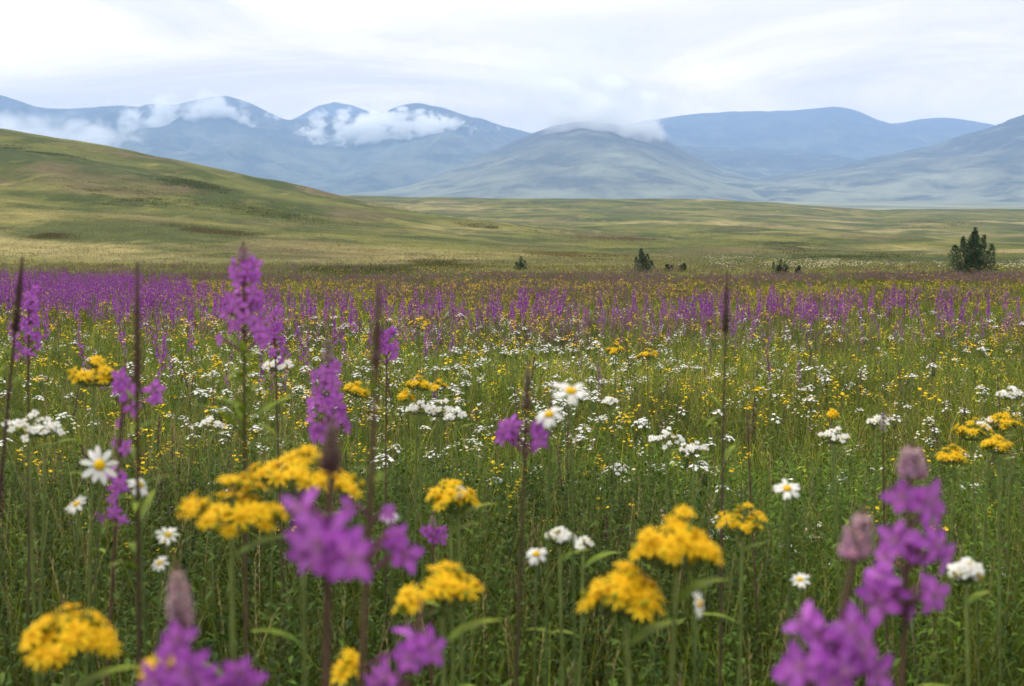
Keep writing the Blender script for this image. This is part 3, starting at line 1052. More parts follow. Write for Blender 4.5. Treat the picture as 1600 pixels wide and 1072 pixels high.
# ------------------------------------------------------------------ the flowers close to the camera
PINKB = ((0.56, 0.32, 0.48), (0.62, 0.44, 0.46))
DARKB = ((0.15, 0.085, 0.075), (0.25, 0.16, 0.12))
PALEB = ((0.42, 0.22, 0.36), (0.45, 0.36, 0.30))
fireweed((1426, 692), (1414, 1072), 0.76, 'tallest purple fireweed at right with a pale pink bud tip above its flowers', bud=(692, 748, 46, 44), budcol=PINKB,
         flowers=[(1412, 775, 0.9), (1446, 784, 1.05), (1460, 800, 0.8), (1402, 842, 1.0), (1424, 862, .85), (1386, 872, .8), (1462, 850, 0.9), (1474, 868, .8), (1380, 906, .95), (1440, 920, .9), (1376, 938, 1.1), (1402, 925, .8), (1456, 930, .95), (1418, 950, .8), (1366, 922, .8)], seed=1)
fireweed((1350, 795), (1296, 1072), 0.64, 'leaning purple fireweed with a fuzzy pink tip in front of the tallest right one', bud=(795, 868, 48, 46), budcol=PINKB,
         flowers=[(1262, 974, .9), (1280, 988, .85), (1252, 1042, .95), (1334, 1000, 1.05), (1348, 1026, 1.0), (1328, 980, .9), (1316, 1044, .9), (1362, 1052, 1.0), (1240, 1056, .8), (1300, 1064, .8), (1288, 1010, .7)], seed=2, stem_r=0.0042)
fireweed((518, 652), (512, 1072), 0.60, 'purple fireweed with a thick brown bud spike over one broad tier of large flowers', bud=(652, 745, 34, 60), budcol=((0.13, 0.07, 0.07), (0.34, 0.23, 0.20)),
         flowers=[(474, 795, .9), (478, 838, .85), (500, 850, 1.0), (528, 862, 1.1), (546, 872, .95), (484, 862, .8), (515, 835, .9)], seed=3, stem_r=0.0040)
fireweed((592, 440), (578, 1072), 0.80, 'very tall dark brown unopened spike standing in front at left of centre', bud=(440, 575, 13, 60), budcol=DARKB,
         flowers=[(614, 852, .8), (630, 866, 1.0), (618, 838, .75), (606, 802, .5), (548, 792, .65), (624, 1020, 0.6)], stemcol=((0.06, 0.035, 0.02), (0.09, 0.06, 0.035)), stem_r=0.0042, seed=4, leaves=(590, 780, 12, 0.032))
fireweed((660, 940), (640, 1072), 0.72, 'short purple fireweed with two open flowers under the middle yellow dome at the bottom edge', flowers=[(652, 1000, 1.05), (668, 1012, .9), (640, 1028, .7), (606, 1058, .85), (596, 1068, .8)], seed=5)
fireweed((380, 378), (386, 700), 1.42, 'tall sharp purple fireweed spike with a pale bud knob at its top', bud=(378, 408, 20, 26), budcol=PALEB,
         auto=(412, 532, 27, 30, 0.74), leaves=(545, 700, 22, 0.075), seed=6, fdia=0.034)
fireweed((512, 524), (514, 690), 1.30, 'purple fireweed with a whitish bud tip rising behind the thick brown bud spike', bud=(524, 566, 20, 34), budcol=((0.40, 0.30, 0.32), (0.42, 0.36, 0.27)),
         auto=(572, 684, 24, 26, 0.76), seed=7, fdia=0.032)
fireweed((826, 562), (808, 900), 1.30, 'slender purple fireweed with a brown tip and few flowers left of the tall daisies', bud=(562, 640, 13, 44), budcol=((0.20, 0.13, 0.10), (0.36, 0.29, 0.20)),
         flowers=[(790, 672, .9), (800, 664, .8), (802, 684, .8), (838, 664, .8), (842, 684, .9), (836, 698, .6), (786, 684, .7)], seed=8, stem_r=0.0032, stemcol=((0.05, 0.08, 0.02), (0.07, 0.05, 0.03)))
fireweed((214, 412), (212, 870), 1.10, 'tall dark brown bud spike on a long bare stem at left', bud=(412, 600, 14, 70), budcol=DARKB, leaves=(615, 900, 16, 0.05), seed=9, stemcol=((0.035, 0.06, 0.015), (0.06, 0.04, 0.025)), stem_r=0.0036)
fireweed((196, 560), (176, 830), 1.36, 'purple fireweed with loose drooping flowers behind the tall dark spike at left',
         flowers=[(190, 592, .9), (200, 612, 1.0), (186, 606, .8), (240, 606, .9), (242, 622, .7), (206, 636, .8), (188, 662, .7), (180, 690, .6), (196, 700, .7), (172, 742, .8), (186, 758, .9), (190, 740, .6), (160, 806, .6), (178, 800, .6), (192, 812, .5), (176, 780, .5)], seed=10)
fireweed((35, 402), (6, 650), 1.35, 'dark brown leaning bud spike at the far left edge', bud=(402, 520, 13, 70), budcol=((0.08, 0.045, 0.045), (0.13, 0.075, 0.06)), leaves=(540, 700, 9, 0.045), seed=11, stemcol=((0.06, 0.045, 0.02), (0.06, 0.035, 0.03)))
fireweed((1136, 424), (1124, 730), 1.62, 'thin dark brown spike standing alone right of centre', bud=(424, 520, 10, 60), budcol=((0.08, 0.05, 0.05), (0.17, 0.11, 0.08)), leaves=(535, 760, 14, 0.05), seed=12, stem_r=0.0028, stemcol=((0.05, 0.07, 0.02), (0.07, 0.045, 0.035)))
fireweed((276, 882), (286, 1072), 0.62, 'purple fireweed with a fuzzy pale pink bud tip at the bottom left', bud=(882, 968, 40, 56), budcol=((0.58, 0.38, 0.46), (0.60, 0.45, 0.44)),
         flowers=[(280, 1000, .8), (272, 1012, .7), (262, 1048, .95), (292, 1048, .9), (306, 1060, .8), (246, 1066, .8)], seed=13)
fireweed((374, 1030), (376, 1100), 0.66, 'pinkish purple flower just showing above the bottom edge at left', flowers=[(366, 1056, .8), (384, 1064, .8), (374, 1050, .7)], seed=14)
fireweed((676, 800), (680, 1000), 1.5, 'small pale purple flower tuft above the middle yellow dome', bud=(806, 826, 14, 18), budcol=((0.5, 0.36, 0.42), (0.5, 0.42, 0.40)), flowers=[(676, 834, .8), (688, 842, .7), (666, 828, .6), (690, 828, .5)], seed=15)
fireweed((46, 440), (40, 640), 2.4, 'purple fireweed behind the leaning dark spike at the left edge', auto=(452, 560, 26, 16, 0.9), seed=16)
fireweed((604, 500), (606, 640), 2.6, 'purple fireweed partly behind the very tall dark spike', auto=(512, 562, 20, 17, 0.9), seed=17)
fireweed((428, 470), (430, 640), 2.5, 'purple fireweed just right of the tall sharp spike', auto=(482, 560, 22, 13, 0.8), seed=18)
fireweed((1168, 640), (1170, 800), 2.6, 'thin reddish bud spike low in the grass right of centre', bud=(640, 690, 9, 30), budcol=((0.2, 0.12, 0.1), (0.3, 0.2, 0.15)), seed=19)
fireweed((1380, 640), (1378, 800), 2.3, 'thin dark stem with a pale bud top right of the white tufts', bud=(640, 672, 12, 24), budcol=((0.42, 0.36, 0.36), (0.5, 0.45, 0.42)), seed=20)

dome_plant((104, 940), 140, 74, 0.86, 26, 'yellow ragwort dome low at the left corner', seed=1)
dome_plant((360, 735), 160, 72, 1.02, 30, 'left wide lobe of the largest yellow ragwort patch', seed=2)
dome_plant((470, 700), 178, 62, 1.08, 30, 'right wide yellow ragwort dome behind the brown bud spike', seed=3)
dome_plant((690, 872), 140, 72, 0.98, 20, 'yellow ragwort arched like an umbrella left of centre at the bottom', seed=4, size=0.0115)
dome_plant((1058, 800), 138, 72, 0.93, 34, 'tallest golden yellow ragwort dome right of centre', seed=15, stem_px=(1050, 1072))
dome_plant((976, 884), 118, 62, 0.93, 26, 'smaller golden ragwort dome below left of the tallest one', seed=26, stem_px=(990, 1072))
dome_plant((146, 560), 76, 34, 1.75, 20, 'distant yellow ragwort arch left of the drooping purple flowers', seed=7)
dome_plant((250, 1022), 60, 40, 0.72, 8, 'yellow ragwort hidden behind the bottom left purple flowers', seed=8)
dome_plant((1160, 790), 90, 36, 1.5, 14, 'thin open yellow ragwort arch below the right daisy', seed=9, size=0.009)
dome_plant((704, 748), 78, 44, 1.45, 14, 'yellow ragwort mixed with white blooms above the middle dome', seed=10, size=0.010)
dome_plant((545, 1022), 36, 30, 0.95, 3, 'single small yellow bloom low between the stems at the bottom', seed=11)
for k, (x, y, w, dd, lab) in enumerate([
        (1520, 655, 60, 2.4, 'yellow ragwort clump among white blooms near the right edge'), (1568, 640, 56, 2.5, 'yellow ragwort clump right at the right edge'),
        (1490, 695, 50, 2.3, 'small loose yellow ragwort low in the right edge patch'), (1560, 680, 50, 2.2, 'yellow ragwort nearest the camera in the right edge patch'),
        (962, 534, 32, 4.2, 'orange yellow ragwort left of its twin in the white flower patch'), (1012, 542, 36, 4.2, 'orange yellow ragwort right of its twin in the white flower patch'),
        (652, 588, 34, 2.7, 'yellow ragwort above the white strewn patch left of centre'), (684, 592, 30, 2.8, 'yellow ragwort with a white neighbour left of centre'),
        (632, 610, 28, 2.7, 'olive yellow ragwort beside the very tall dark spike'), (556, 596, 40, 2.5, 'yellow ragwort between two purple spikes left of centre'),
        (655, 492, 40, 6.0, 'yellow ragwort clump in front of the purple band left of centre'), (1300, 640, 20, 3.0, 'tiny yellow bloom in the green grass on the right')]):
    dome_plant((x, y), w, w * 0.45, dd, 16 if w > 30 else 9, lab, seed=30 + k, leaves=1, size=0.0095)

daisy(156, 727, 1.30, 62, 'large white daisy facing the camera at left', (0.15, -0.95, 0.35), 1, 2)
daisy(218, 758, 1.32, 42, 'white daisy turned sideways beside the dark left stem', (0.55, -0.4, 0.5), 2, 1)
daisy(120, 788, 1.32, 40, 'small cream white daisy below the large left one', (-0.4, -0.5, 0.8), 3, 2)
daisy(892, 612, 1.22, 62, 'tall white daisy seen from the side with petals spread, right of the slender purple spike', (0.1, -0.42, 0.9), 4, 0, low=(892, 1072))
daisy(858, 648, 1.26, 52, 'white daisy half behind the slender purple spike', (-0.2, -0.55, 0.8), 5, 1)
daisy(1230, 764, 1.50, 46, 'single crisp white daisy right of the tallest golden dome', (0.0, -0.5, 0.85), 6, 0)
daisy(838, 866, 1.28, 40, 'low white daisy right of the middle yellow arch', (-0.1, -0.6, 0.75), 7, 1)
daisy(1092, 944, 1.0, 46, 'white daisy hanging under the tallest golden dome', (0.7, -0.4, 0.2), 8, 2)
daisy(1250, 906, 1.3, 34, 'small white daisy low left of the leaning pink tipped spike', (-0.2, -0.4, 0.8), 9, 2)
daisy(262, 836, 1.35, 40, 'upper cream daisy of the pair above the bottom left bud tip', (0.2, -0.5, 0.8), 10, 2)
daisy(250, 880, 1.35, 34, 'lower cream daisy of the pair above the bottom left bud tip', (-0.3, -0.5, 0.8), 11, 2)
daisy(608, 804, 1.1, 34, 'pale white bloom between the very tall dark stem and pale purple tuft', (0.1, -0.5, 0.8), 12, 1)
dome_plant((874, 824), 42, 18, 1.45, 14, 'white yarrow head above the low white daisy', 'yarrow', size=0.006, seed=60)
dome_plant((1510, 874), 44, 26, 1.2, 16, 'white yarrow head right of the tallest right fireweed', 'yarrow', size=0.0075, seed=61)
dome_plant((912, 842), 26, 12, 1.5, 8, 'tiny white yarrow head right of the wider one', 'yarrow', size=0.006, seed=62)
for k, (x, y, w, dd, lab) in enumerate([
        (45, 640, 90, 1.9, 'wide white yarrow cluster at the left edge below the dark spike'), (70, 660, 40, 2.0, 'small white yarrow head right of the left edge cluster'),
        (326, 652, 36, 2.6, 'white yarrow head left of the tall sharp purple stem'), (432, 560, 44, 2.6, 'white yarrow arch right of the tall sharp purple stem'),
        (690, 625, 60, 2.6, 'wide white yarrow in the strewn patch left of centre'), (655, 628, 40, 2.6, 'white yarrow behind the yellow ones left of centre'),
        (712, 640, 34, 2.5, 'white yarrow at the right of the strewn patch'), (1305, 670, 50, 2.5, 'white pinkish yarrow in the grass right of centre'),
        (1370, 650, 30, 2.5, 'white pinkish yarrow on a dark stem right of centre'), (1040, 672, 60, 2.9, 'broad faint white yarrow in front of the thin dark spike'),
        (1085, 690, 46, 2.8, 'white yarrow just left of the thin dark spike'), (950, 620, 34, 3.2, 'white yarrow right of the tall side on daisy'),
        (1580, 605, 40, 2.7, 'white yarrow topping the right edge patch'), (1545, 655, 34, 2.5, 'white yarrow inside the right edge yellow patch'), (715, 765, 24, 1.45, 'white yarrow beside the yellow arch above the middle dome')]):
    dome_plant((x, y), w, w * 0.35, dd, 18 if w > 38 else 12, lab, 'yarrow', size=0.0075, seed=70 + k, leaves=1)

# ------------------------------------------------------------------ plants of the field: one mesh each, several patterns
def fw_mid(r, h, nfl, lod=0, drying=0.0):
    b = MB()
    lx, ly = r.uniform(-0.12, 0.12), r.uniform(-0.12, 0.12)
    pt = lambda t: Vector((lx * h * t * t, ly * h * t * t, h * t))
    b.tube([pt(k / 4) for k in range(5)], [0.0034, 0.003, 0.0025, 0.0018, 0.001] if lod == 0 else [0.004, 0.004, 0.003, 0.003, 0.0015], 4 if lod == 0 else 3, [lerp(STEM_GREEN, STEM_RED, k / 4) for k in range(5)], 2)
    t0, t1 = r.uniform(0.48, 0.60), r.uniform(0.86, 0.92)
    for k in range(nfl):
        t = t0 + (t1 - t0) * (k + r.random() * 0.7) / nfl
        a = k * 2.4 + r.uniform(-0.5, 0.5)
        f = (t - t0) / (t1 - t0)
        out = Vector((math.cos(a), math.sin(a), 0))
        p = pt(t) + out * (0.026 - 0.013 * f) * r.uniform(0.8, 1.2)
        nrm = (out + Vector((0, 0, r.uniform(-0.1, 0.5)))).normalized()
        u = nrm.cross(Vector((0, 0, 1))).normalized(); v = nrm.cross(u)
        s = 0.0155 * r.uniform(0.8, 1.2) * (1 - 0.3 * f)
        col = jit(r.choice([PURPLE_D, PURPLE_D, PURPLE, (0.24, 0.06, 0.27), (0.42, 0.16, 0.44)]), 0.2, r)
        if r.random() < drying: col = jit((0.38, 0.20, 0.30), 0.2, r)
        if lod == 0:
            n = 4
            ph = r.uniform(0, 2)
            for j in range(n):
                d = (u * math.cos(ph + j * PI / 2) + v * math.sin(ph + j * PI / 2) + nrm * 0.25).normalized()
                b.leaf(p, d, nrm, s, s * 0.8, 0.15, 0.1, shape=[0.3, 1.0, 0.35], col=jit(col, 0.1, r), m=1)
        else:
            s *= 1.05
            b.add([p - u * s, p - v * s + nrm * s * 0.3, p + u * s, p + v * s + nrm * s * 0.3], [(0, 1, 2, 3)], (), col, 1)
    for k in range(12 if lod == 0 else 5):
        t = t1 + (1 - t1) * k / 12 * (1 if lod == 0 else 2.4)
        a = k * 2.4
        p = pt(t) + Vector((math.cos(a), math.sin(a), 0.3)) * 0.007 * (1.1 - (t - t1) / (1 - t1))
        b.blob(p, 0.0038, jit((0.33, 0.17, 0.26), 0.2, r), 1, axis=(math.cos(a), math.sin(a), 1), stretch=1.8, rings=2, sides=4)
    for k in range(14 if lod == 0 else 5):
        t = 0.18 + (t0 - 0.2) * k / (14 if lod == 0 else 5)
        a = k * 2.4
        b.leaf(pt(t), (math.cos(a), math.sin(a), 0.7), (0, 0, 1), 0.07, 0.011, 0.4, 0.2, shape=[0.3, 1, 0.6, 0.0], col=jit(G_MID, 0.2, r), m=0)
    return b


def head_mid(r, h, kind, n, w, size):
    """yellow ragwort, white yarrow or daisy of the field"""
    b = MB()
    lx, ly = r.uniform(-0.15, 0.15), r.uniform(-0.15, 0.15)
    pt = lambda t: Vector((lx * h * t * t, ly * h * t * t, h * t))
    c = jit(STEM_GREEN, 0.2, r)
    b.tube([pt(0), pt(0.4), pt(0.85)], [0.0024, 0.002, 0.0014], 3, c, 2)
    for k in range(6):
        a = k * 2.4
        b.leaf(pt(0.2 + 0.1 * k), (math.cos(a), math.sin(a), 0.6), (0, 0, 1), 0.05, 0.011, 0.4, 0.2, shape=[0.3, 1, 0.6, 0.0], col=jit(c, 0.2, r))
    for k in range(n):
        q = w * math.sqrt((k + 0.4) / n)
        a = k * 2.4 + r.uniform(-0.4, 0.4)
        p = pt(1.0) + Vector((q * math.cos(a), q * math.sin(a), -0.7 * q * q / max(w, 1e-4) + r.uniform(-0.006, 0.006)))
        nrm = Vector((math.cos(a) * q / max(w, 1e-3) * 0.7 + r.uniform(-0.3, 0.3), math.sin(a) * q / max(w, 1e-3) * 0.7 + r.uniform(-0.3, 0.3), 1)).normalized()
        u = nrm.cross(Vector((0.2, 1, 0))).normalized(); v = nrm.cross(u)
        b.tube([pt(0.85), p], [0.0009, 0.0007], 3, c, 2, cap=False)
        col = YELLOW if kind == 'yellow' else WHITE
        m = 7
        s = size * r.uniform(0.8, 1.2)
        if kind == 'daisy':
            for j in range(10):
                d = u * math.cos(2 * PI * j / 10) + v * math.sin(2 * PI * j / 10)
                b.leaf(p + d * s * 0.25, d, nrm, s * 0.75, s * 0.36, 0.2, 0.1, shape=[0.6, 1.0, 0.35], col=jit(WHITE, 0.05, r), m=1)
            b.blob(p, s * 0.3, YELLOW, 1, axis=nrm, stretch=0.5, rings=2, sides=6)
        else:
            for j in range(5):
                d = (u * math.cos(2 * PI * j / 5) + v * math.sin(2 * PI * j / 5) + nrm * 0.25)
                b.leaf(p, d, nrm, s, s * 0.75, 0.2, 0.1, shape=[0.35, 1.0, 0.3], col=jit(col, 0.12, r), m=1)
    return b


def spike_mid(r, h):
    """a brown seed spike"""
    b = MB()
    lx, ly = r.uniform(-0.1, 0.1), r.uniform(-0.1, 0.1)
    pt = lambda t: Vector((lx * h * t * t, ly * h * t * t, h * t))
    b.tube([pt(k / 4) for k in range(5)], [0.0026, 0.0024, 0.002, 0.0016, 0.001], 4, jit(lerp(BROWN, STEM_GREEN, 0.4), 0.2, r), 2)
    for k in range(36):
        t = 0.74 + 0.26 * k / 36
        a = k * 2.4
        b.blob(pt(t) + Vector((math.cos(a), math.sin(a), 0)) * 0.005 * (1.2 - (t - 0.74) / 0.3), 0.0032, jit(r.choice([BROWN, (0.2, 0.13, 0.10), (0.3, 0.2, 0.2)]), 0.2, r), 1, axis=(math.cos(a), math.sin(a), 1.2), stretch=1.7, rings=2, sides=4)
    return b


def wedge(n, y0, y1, power=1.0, umax=0.47, margin=1.2, rng=RNG):
    """n points spread evenly over the ground seen between two distances (power 1), or thinning outwards (below 1)"""
    t = rng.random(n)
    e = 1 + power
    y = (y0 ** e + (y1 ** e - y0 ** e) * t) ** (1 / e)
    x = rng.uniform(-1, 1, n) * (umax * y + margin)
    return x, y


def place(x, y):
    return np.stack([x, y, ground_z(x, y)], 1)


def scat(name, temps, x, y, smin, smax, label, cat, tint=None, lean=0.12, hscale=None, rng=RNG):
    n = len(x)
    sc = rng.uniform(smin, smax, n)
    sc2 = np.stack([sc, sc * (1 if hscale is None else hscale)], 1)
    ti = np.ones((n, 3)) if tint is None else tint
    me = scatter(name, temps, rng.integers(0, len(temps), n), place(x, y), rng.uniform(0, 2 * PI, n), sc2, rng.normal(0, lean, (n, 2)), ti, VEG)
    o = link(name, me)
    tag(o, label, cat, None, 'stuff')
    return o


def sward_tint(x, y, amt=0.3):
    """patches of fresher, drier and browner growth"""
    a = fbm(x / 3.1, y / 4.5, 31, 3)
    b = fbm(x / 1.1, y / 1.4, 37, 2)
    br = 0.45 + 1.1 * b
    dry = sstep(0.52, 0.72, a)
    t = np.stack([br * (1 + 0.28 * dry), br * (1 + 0.14 * dry), br * (1 + 0.2 * dry)], 1)
    dist_tone = np.interp(y, [1.5, 3.5, 7, 20, 40], [0.78, 0.95, 1.25, 1.2, 1.0])[:, None]     # deeper tone close by, palest at middle distance
    return t * dist_tone * RNG.uniform(0.8, 1.2, (len(x), 1))


rt = random.Random(3)
T_NEAR = [grass_tuft(9, 0.50, 0.0042, 0.05, 4, rt) for _ in range(8)]
T_MID = [grass_tuft(9, 0.42, 0.0055, 0.09, 3, rt) for _ in range(8)]
T_FAR = [grass_tuft(9, 0.36, 0.013, 0.22, 2, rt) for _ in range(6)]
T_VFAR = [grass_tuft(8, 0.34, 0.035, 0.6, 1, rt, True) for _ in range(6)]

gxs, gys = [], []
objs = []


def hfield(x, y):
    return 0.75 + 0.5 * fbm(x / 2.0, y / 2.6, 51, 3)


x1, y1 = wedge(6200, 1.15, 4.2)
objs.append(('grass', T_NEAR, x1, y1))
x2, y2 = wedge(12500, 4.0, 11.5)
x3, y3 = wedge(30000, 11, 36, 0.8)
x4, y4 = wedge(30000, 34, 260, 0.15)
k4 = RNG.random(len(x4)) < np.interp(y4, [34, 70, 260], [1, 0.8, 0.25])
x4, y4 = x4[k4], y4[k4]
temps = T_NEAR + T_MID + T_FAR + T_VFAR
pick = np.concatenate([RNG.integers(0, 8, len(x1)), RNG.integers(8, 16, len(x2)), RNG.integers(16, 22, len(x3)), RNG.integers(22, 28, len(x4))])
gxx, gyy = np.concatenate([x1, x2, x3, x4]), np.concatenate([y1, y2, y3, y4])
n = len(gxx)
sc = RNG.uniform(0.75, 1.2, n)
hs = sc * hfield(gxx, gyy) * np.interp(gyy, [1, 4, 30, 60, 190], [1.0, 1.0, 0.9, 0.65, 0.35])
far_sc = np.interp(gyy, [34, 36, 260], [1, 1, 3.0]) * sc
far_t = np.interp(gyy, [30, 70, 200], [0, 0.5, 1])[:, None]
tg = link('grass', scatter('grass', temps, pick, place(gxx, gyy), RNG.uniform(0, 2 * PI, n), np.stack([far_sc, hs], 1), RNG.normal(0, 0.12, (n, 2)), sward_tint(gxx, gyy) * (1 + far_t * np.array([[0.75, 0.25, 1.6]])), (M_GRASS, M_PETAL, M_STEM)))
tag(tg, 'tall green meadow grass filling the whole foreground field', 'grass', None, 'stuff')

T_HERB = [leafy_stem(0.46, 34, 0.034, 0.0078, rt, 2) for _ in range(6)] + [leafy_stem(0.42, 26, 0.036, 0.0115, rt, 2) for _ in range(4)]
T_HERB2 = [leafy_stem(0.38, 18, 0.044, 0.010, rt, 1) for _ in range(6)]
xa, ya = wedge(10000, 1.3, 4.8)
xb, yb = wedge(10000, 4.6, 14)
gxx, gyy = np.concatenate([xa, xb]), np.concatenate([ya, yb])
pick = np.concatenate([RNG.integers(0, 10, len(xa)), RNG.integers(10, 16, len(xb))])
n = len(gxx)
sc = RNG.uniform(0.7, 1.2, n)
hb_ = link('leafy_undergrowth', scatter('leafy_undergrowth', T_HERB + T_HERB2, pick, place(gxx, gyy), RNG.uniform(0, 2 * PI, n), np.stack([sc, sc * hfield(gxx, gyy) * 1.05], 1), RNG.normal(0, 0.12, (n, 2)), sward_tint(gxx, gyy), VEG))
tag(hb_, 'leafy green meadow herbs growing thickly between the grass', 'herbs', None, 'stuff')

T_DRY = [dry_stalk(0.55, rt) for _ in range(8)]
x, y = wedge(2400, 1.4, 5)
x2, y2 = wedge(5500, 5, 16)
x, y = np.concatenate([x, x2]), np.concatenate([y, y2])
keep = fbm(x / 1.7, y / 2.2, 61, 2) > RNG.uniform(0.25, 0.7, len(x))
scat('dry_grass', T_DRY, x[keep], y[keep], 0.65, 1.15, 'thin tan dry grass stalks with feathery heads in the meadow', 'grass')


# ------------------------------------------------------------------ flowers of the field
def visible_px(x, y): return 800 + FPX * x / y


def individuals(temps, x, y, smin, smax, name, labeler, cat, group, n_obj, stuff_name, stuff_label, stuff_temps=None, lean=0.08):
    """the nearest n_obj as objects of their own, the rest as one mass"""
    d = np.hypot(x, y)
    order = np.argsort(d)
    a, b = order[:n_obj], order[n_obj:]
    meshes = [t.mesh(name, VEG) for t in temps]
    zs = ground_z(x[a], y[a])
    for k, i in enumerate(a):
        o = bpy.data.objects.new(name, meshes[k % len(meshes)])
        COL.objects.link(o)
        o.location = (x[i], y[i], zs[k])
        o.rotation_euler = (R.gauss(0, lean), R.gauss(0, lean), R.uniform(0, 2 * PI))
        s_ = R.uniform(smin, smax) * (1 if name != 'fireweed_plant' else float(np.interp(visible_px(x[i], y[i]), [400, 800, 1600], [1.0, 0.80, 0.70])))
        o.scale = (s_, s_, s_)
        lab = labeler(x[i], y[i])
        tag(o, lab[0], cat, lab[1])
    if len(b):
        scat(stuff_name, stuff_temps or temps, x[b], y[b], smin, smax, stuff_label, cat, lean=lean)


# purple fireweed: a dense belt across the field, deeper on the left
x, y = wedge(30000, 8.3, 40)
px = visible_px(x, y)
dn = np.interp(px, [-100, 0, 200, 400, 600, 850, 1100, 1300, 1600, 1700], [17, 17, 15.5, 14.0, 12.8, 12.2, 12.2, 12.6, 13, 13])
df = np.interp(px, [-100, 0, 200, 400, 600, 850, 1100, 1300, 1600, 1700], [36, 36, 33, 21, 18, 18, 19.5, 18, 17.5, 17.5])
dens = np.interp(px, [-100, 500, 650, 900, 960, 1150, 1350, 1600], [0.9, 1.0, 1.6, 1.3, 1.5, 1.3, 1.7, 2.0])
pat = fbm(x / 1.7, y / 0.9, 71, 4, 0.62)
inside = sstep(0, 1.2, y - dn) * sstep(0, 1.5, df - y)
keep = (RNG.random(len(x)) < 0.85 * dens * inside * sstep(0.44, 0.58, pat - np.interp(px, [500, 700], [0.015, 0.045])))
x, y = x[keep], y[keep]
xs, ys = wedge(230, 5.0, 13)
pxs = visible_px(xs, ys)
k2 = RNG.random(len(xs)) < np.where(pxs < 720, 0.75, np.where((pxs > 1080) & (pxs < 1300) & (ys > 8), 0.6, 0.06)) * sstep(4.5, 9, ys)
x, y = np.concatenate([x, xs[k2]]), np.concatenate([y, ys[k2]])
T_FW = [fw_mid(rt, rt.uniform(0.62, 0.90), 28, 0, 0.2) for _ in range(8)]
T_FW2 = [fw_mid(rt, rt.uniform(0.62, 0.90), 24, 1, 0.2) for _ in range(6)]


def fw_lab(x_, y_):
    p = visible_px(x_, y_)
    if y_ < np.interp(p, [0, 400, 600, 1100, 1600], [13.5, 11.5, 10.5, 9.5, 8.2]):
        return ('scattered purple fireweed standing nearer than the belt, on the left', 'scattered fireweeds on the left') if p < 760 else ('scattered purple fireweed standing nearer than the belt, right of centre', 'scattered fireweeds on the right')
    if p < 560: return 'small purple fireweed in the deep belt across the left of the meadow', 'fireweeds of the left belt'
    if p < 930: return 'small purple fireweed in the thin belt across the middle of the meadow', 'fireweeds of the middle belt'
    return 'small purple fireweed in the thin belt across the right of the meadow', 'fireweeds of the right belt'


individuals(T_FW, x, y, 0.70, 1.05, 'fireweed_plant', fw_lab, 'wildflower', '', 270, 'fireweed_mass', 'dense mass of purple fireweed farther back in the belt', T_FW2)
print('fireweed', len(x))

# yellow ragwort: strewn through the field, a yellow belt beyond the purple one
xa, ya = wedge(340, 4.2, 17)
k1 = RNG.random(len(xa)) < 0.2 + 0.8 * sstep(0.48, 0.66, fbm(xa / 1.5, ya / 1.8, 81, 3))
xb, yb = wedge(3000, 16, 58)
pb_ = visible_px(xb, yb)
k2 = RNG.random(len(xb)) < np.where(pb_ > 480, 0.65, 0.35) * sstep(0.42, 0.62, fbm(xb / 3, yb / 3, 83, 3))
x, y = np.concatenate([xa[k1], xb[k2]]), np.concatenate([ya[k1], yb[k2]])
T_RG = [head_mid(rt, rt.uniform(0.44, 0.60), 'yellow', rt.choice([3, 5, 8]), 0.035, 0.0095) for _ in range(8)]


def rg_lab(x_, y_):
    p = visible_px(x_, y_)
    side = 'left' if p < 530 else 'middle' if p < 1060 else 'right'
    zone = 'in front of the purple belt' if y_ < np.interp(p, [0, 600, 1600], [17, 13, 10]) else 'beyond the purple belt'
    return f'small yellow ragwort {zone}, in the {side} of the meadow', f'yellow ragworts {zone} {side}'


individuals(T_RG, x, y, 0.85, 1.25, 'ragwort_plant', rg_lab, 'wildflower', '', 280, 'ragwort_mass', 'yellow ragwort specks spread across the far meadow')
print('ragwort', len(x))

# white yarrow and daisies: the middle distance
xa, ya = wedge(2000, 3.3, 13.5)
pa = visible_px(xa, ya)
reg = np.interp(pa, [-50, 250, 420, 760, 850, 1000, 1150, 1250, 1600], [0.35, 0.5, 0.9, 0.6, 0.9, 1.0, 0.8, 0.35, 0.3])
k1 = RNG.random(len(xa)) < reg * sstep(0.40, 0.60, fbm(xa / 0.9, ya / 1.2, 91, 3)) * np.interp(ya, [3.3, 4.5, 6, 12, 13.5], [0.35, 0.8, 1, 0.9, 0.15])
x, y = xa[k1], ya[k1]
T_YA = [head_mid(rt, rt.uniform(0.36, 0.50), 'white', rt.choice([7, 12, 16]), 0.032, 0.0088) for _ in range(8)]


def ya_lab(x_, y_):
    p = visible_px(x_, y_)
    side = 'left' if p < 400 else 'left centre' if p < 800 else 'right centre' if p < 1200 else 'right'
    zone = 'close' if y_ < 6.5 else 'far'
    w = 'in the nearer grass' if zone == 'close' else 'just in front of the purple belt'
    return f'small white yarrow {w}, {side} of the meadow', f'white yarrows {w} {side}'


individuals(T_YA, x, y, 0.8, 1.2, 'yarrow_plant', ya_lab, 'wildflower', '', 285, 'yarrow_mass', 'white yarrow flecks strewn in front of the purple belt')
print('yarrow', len(x))

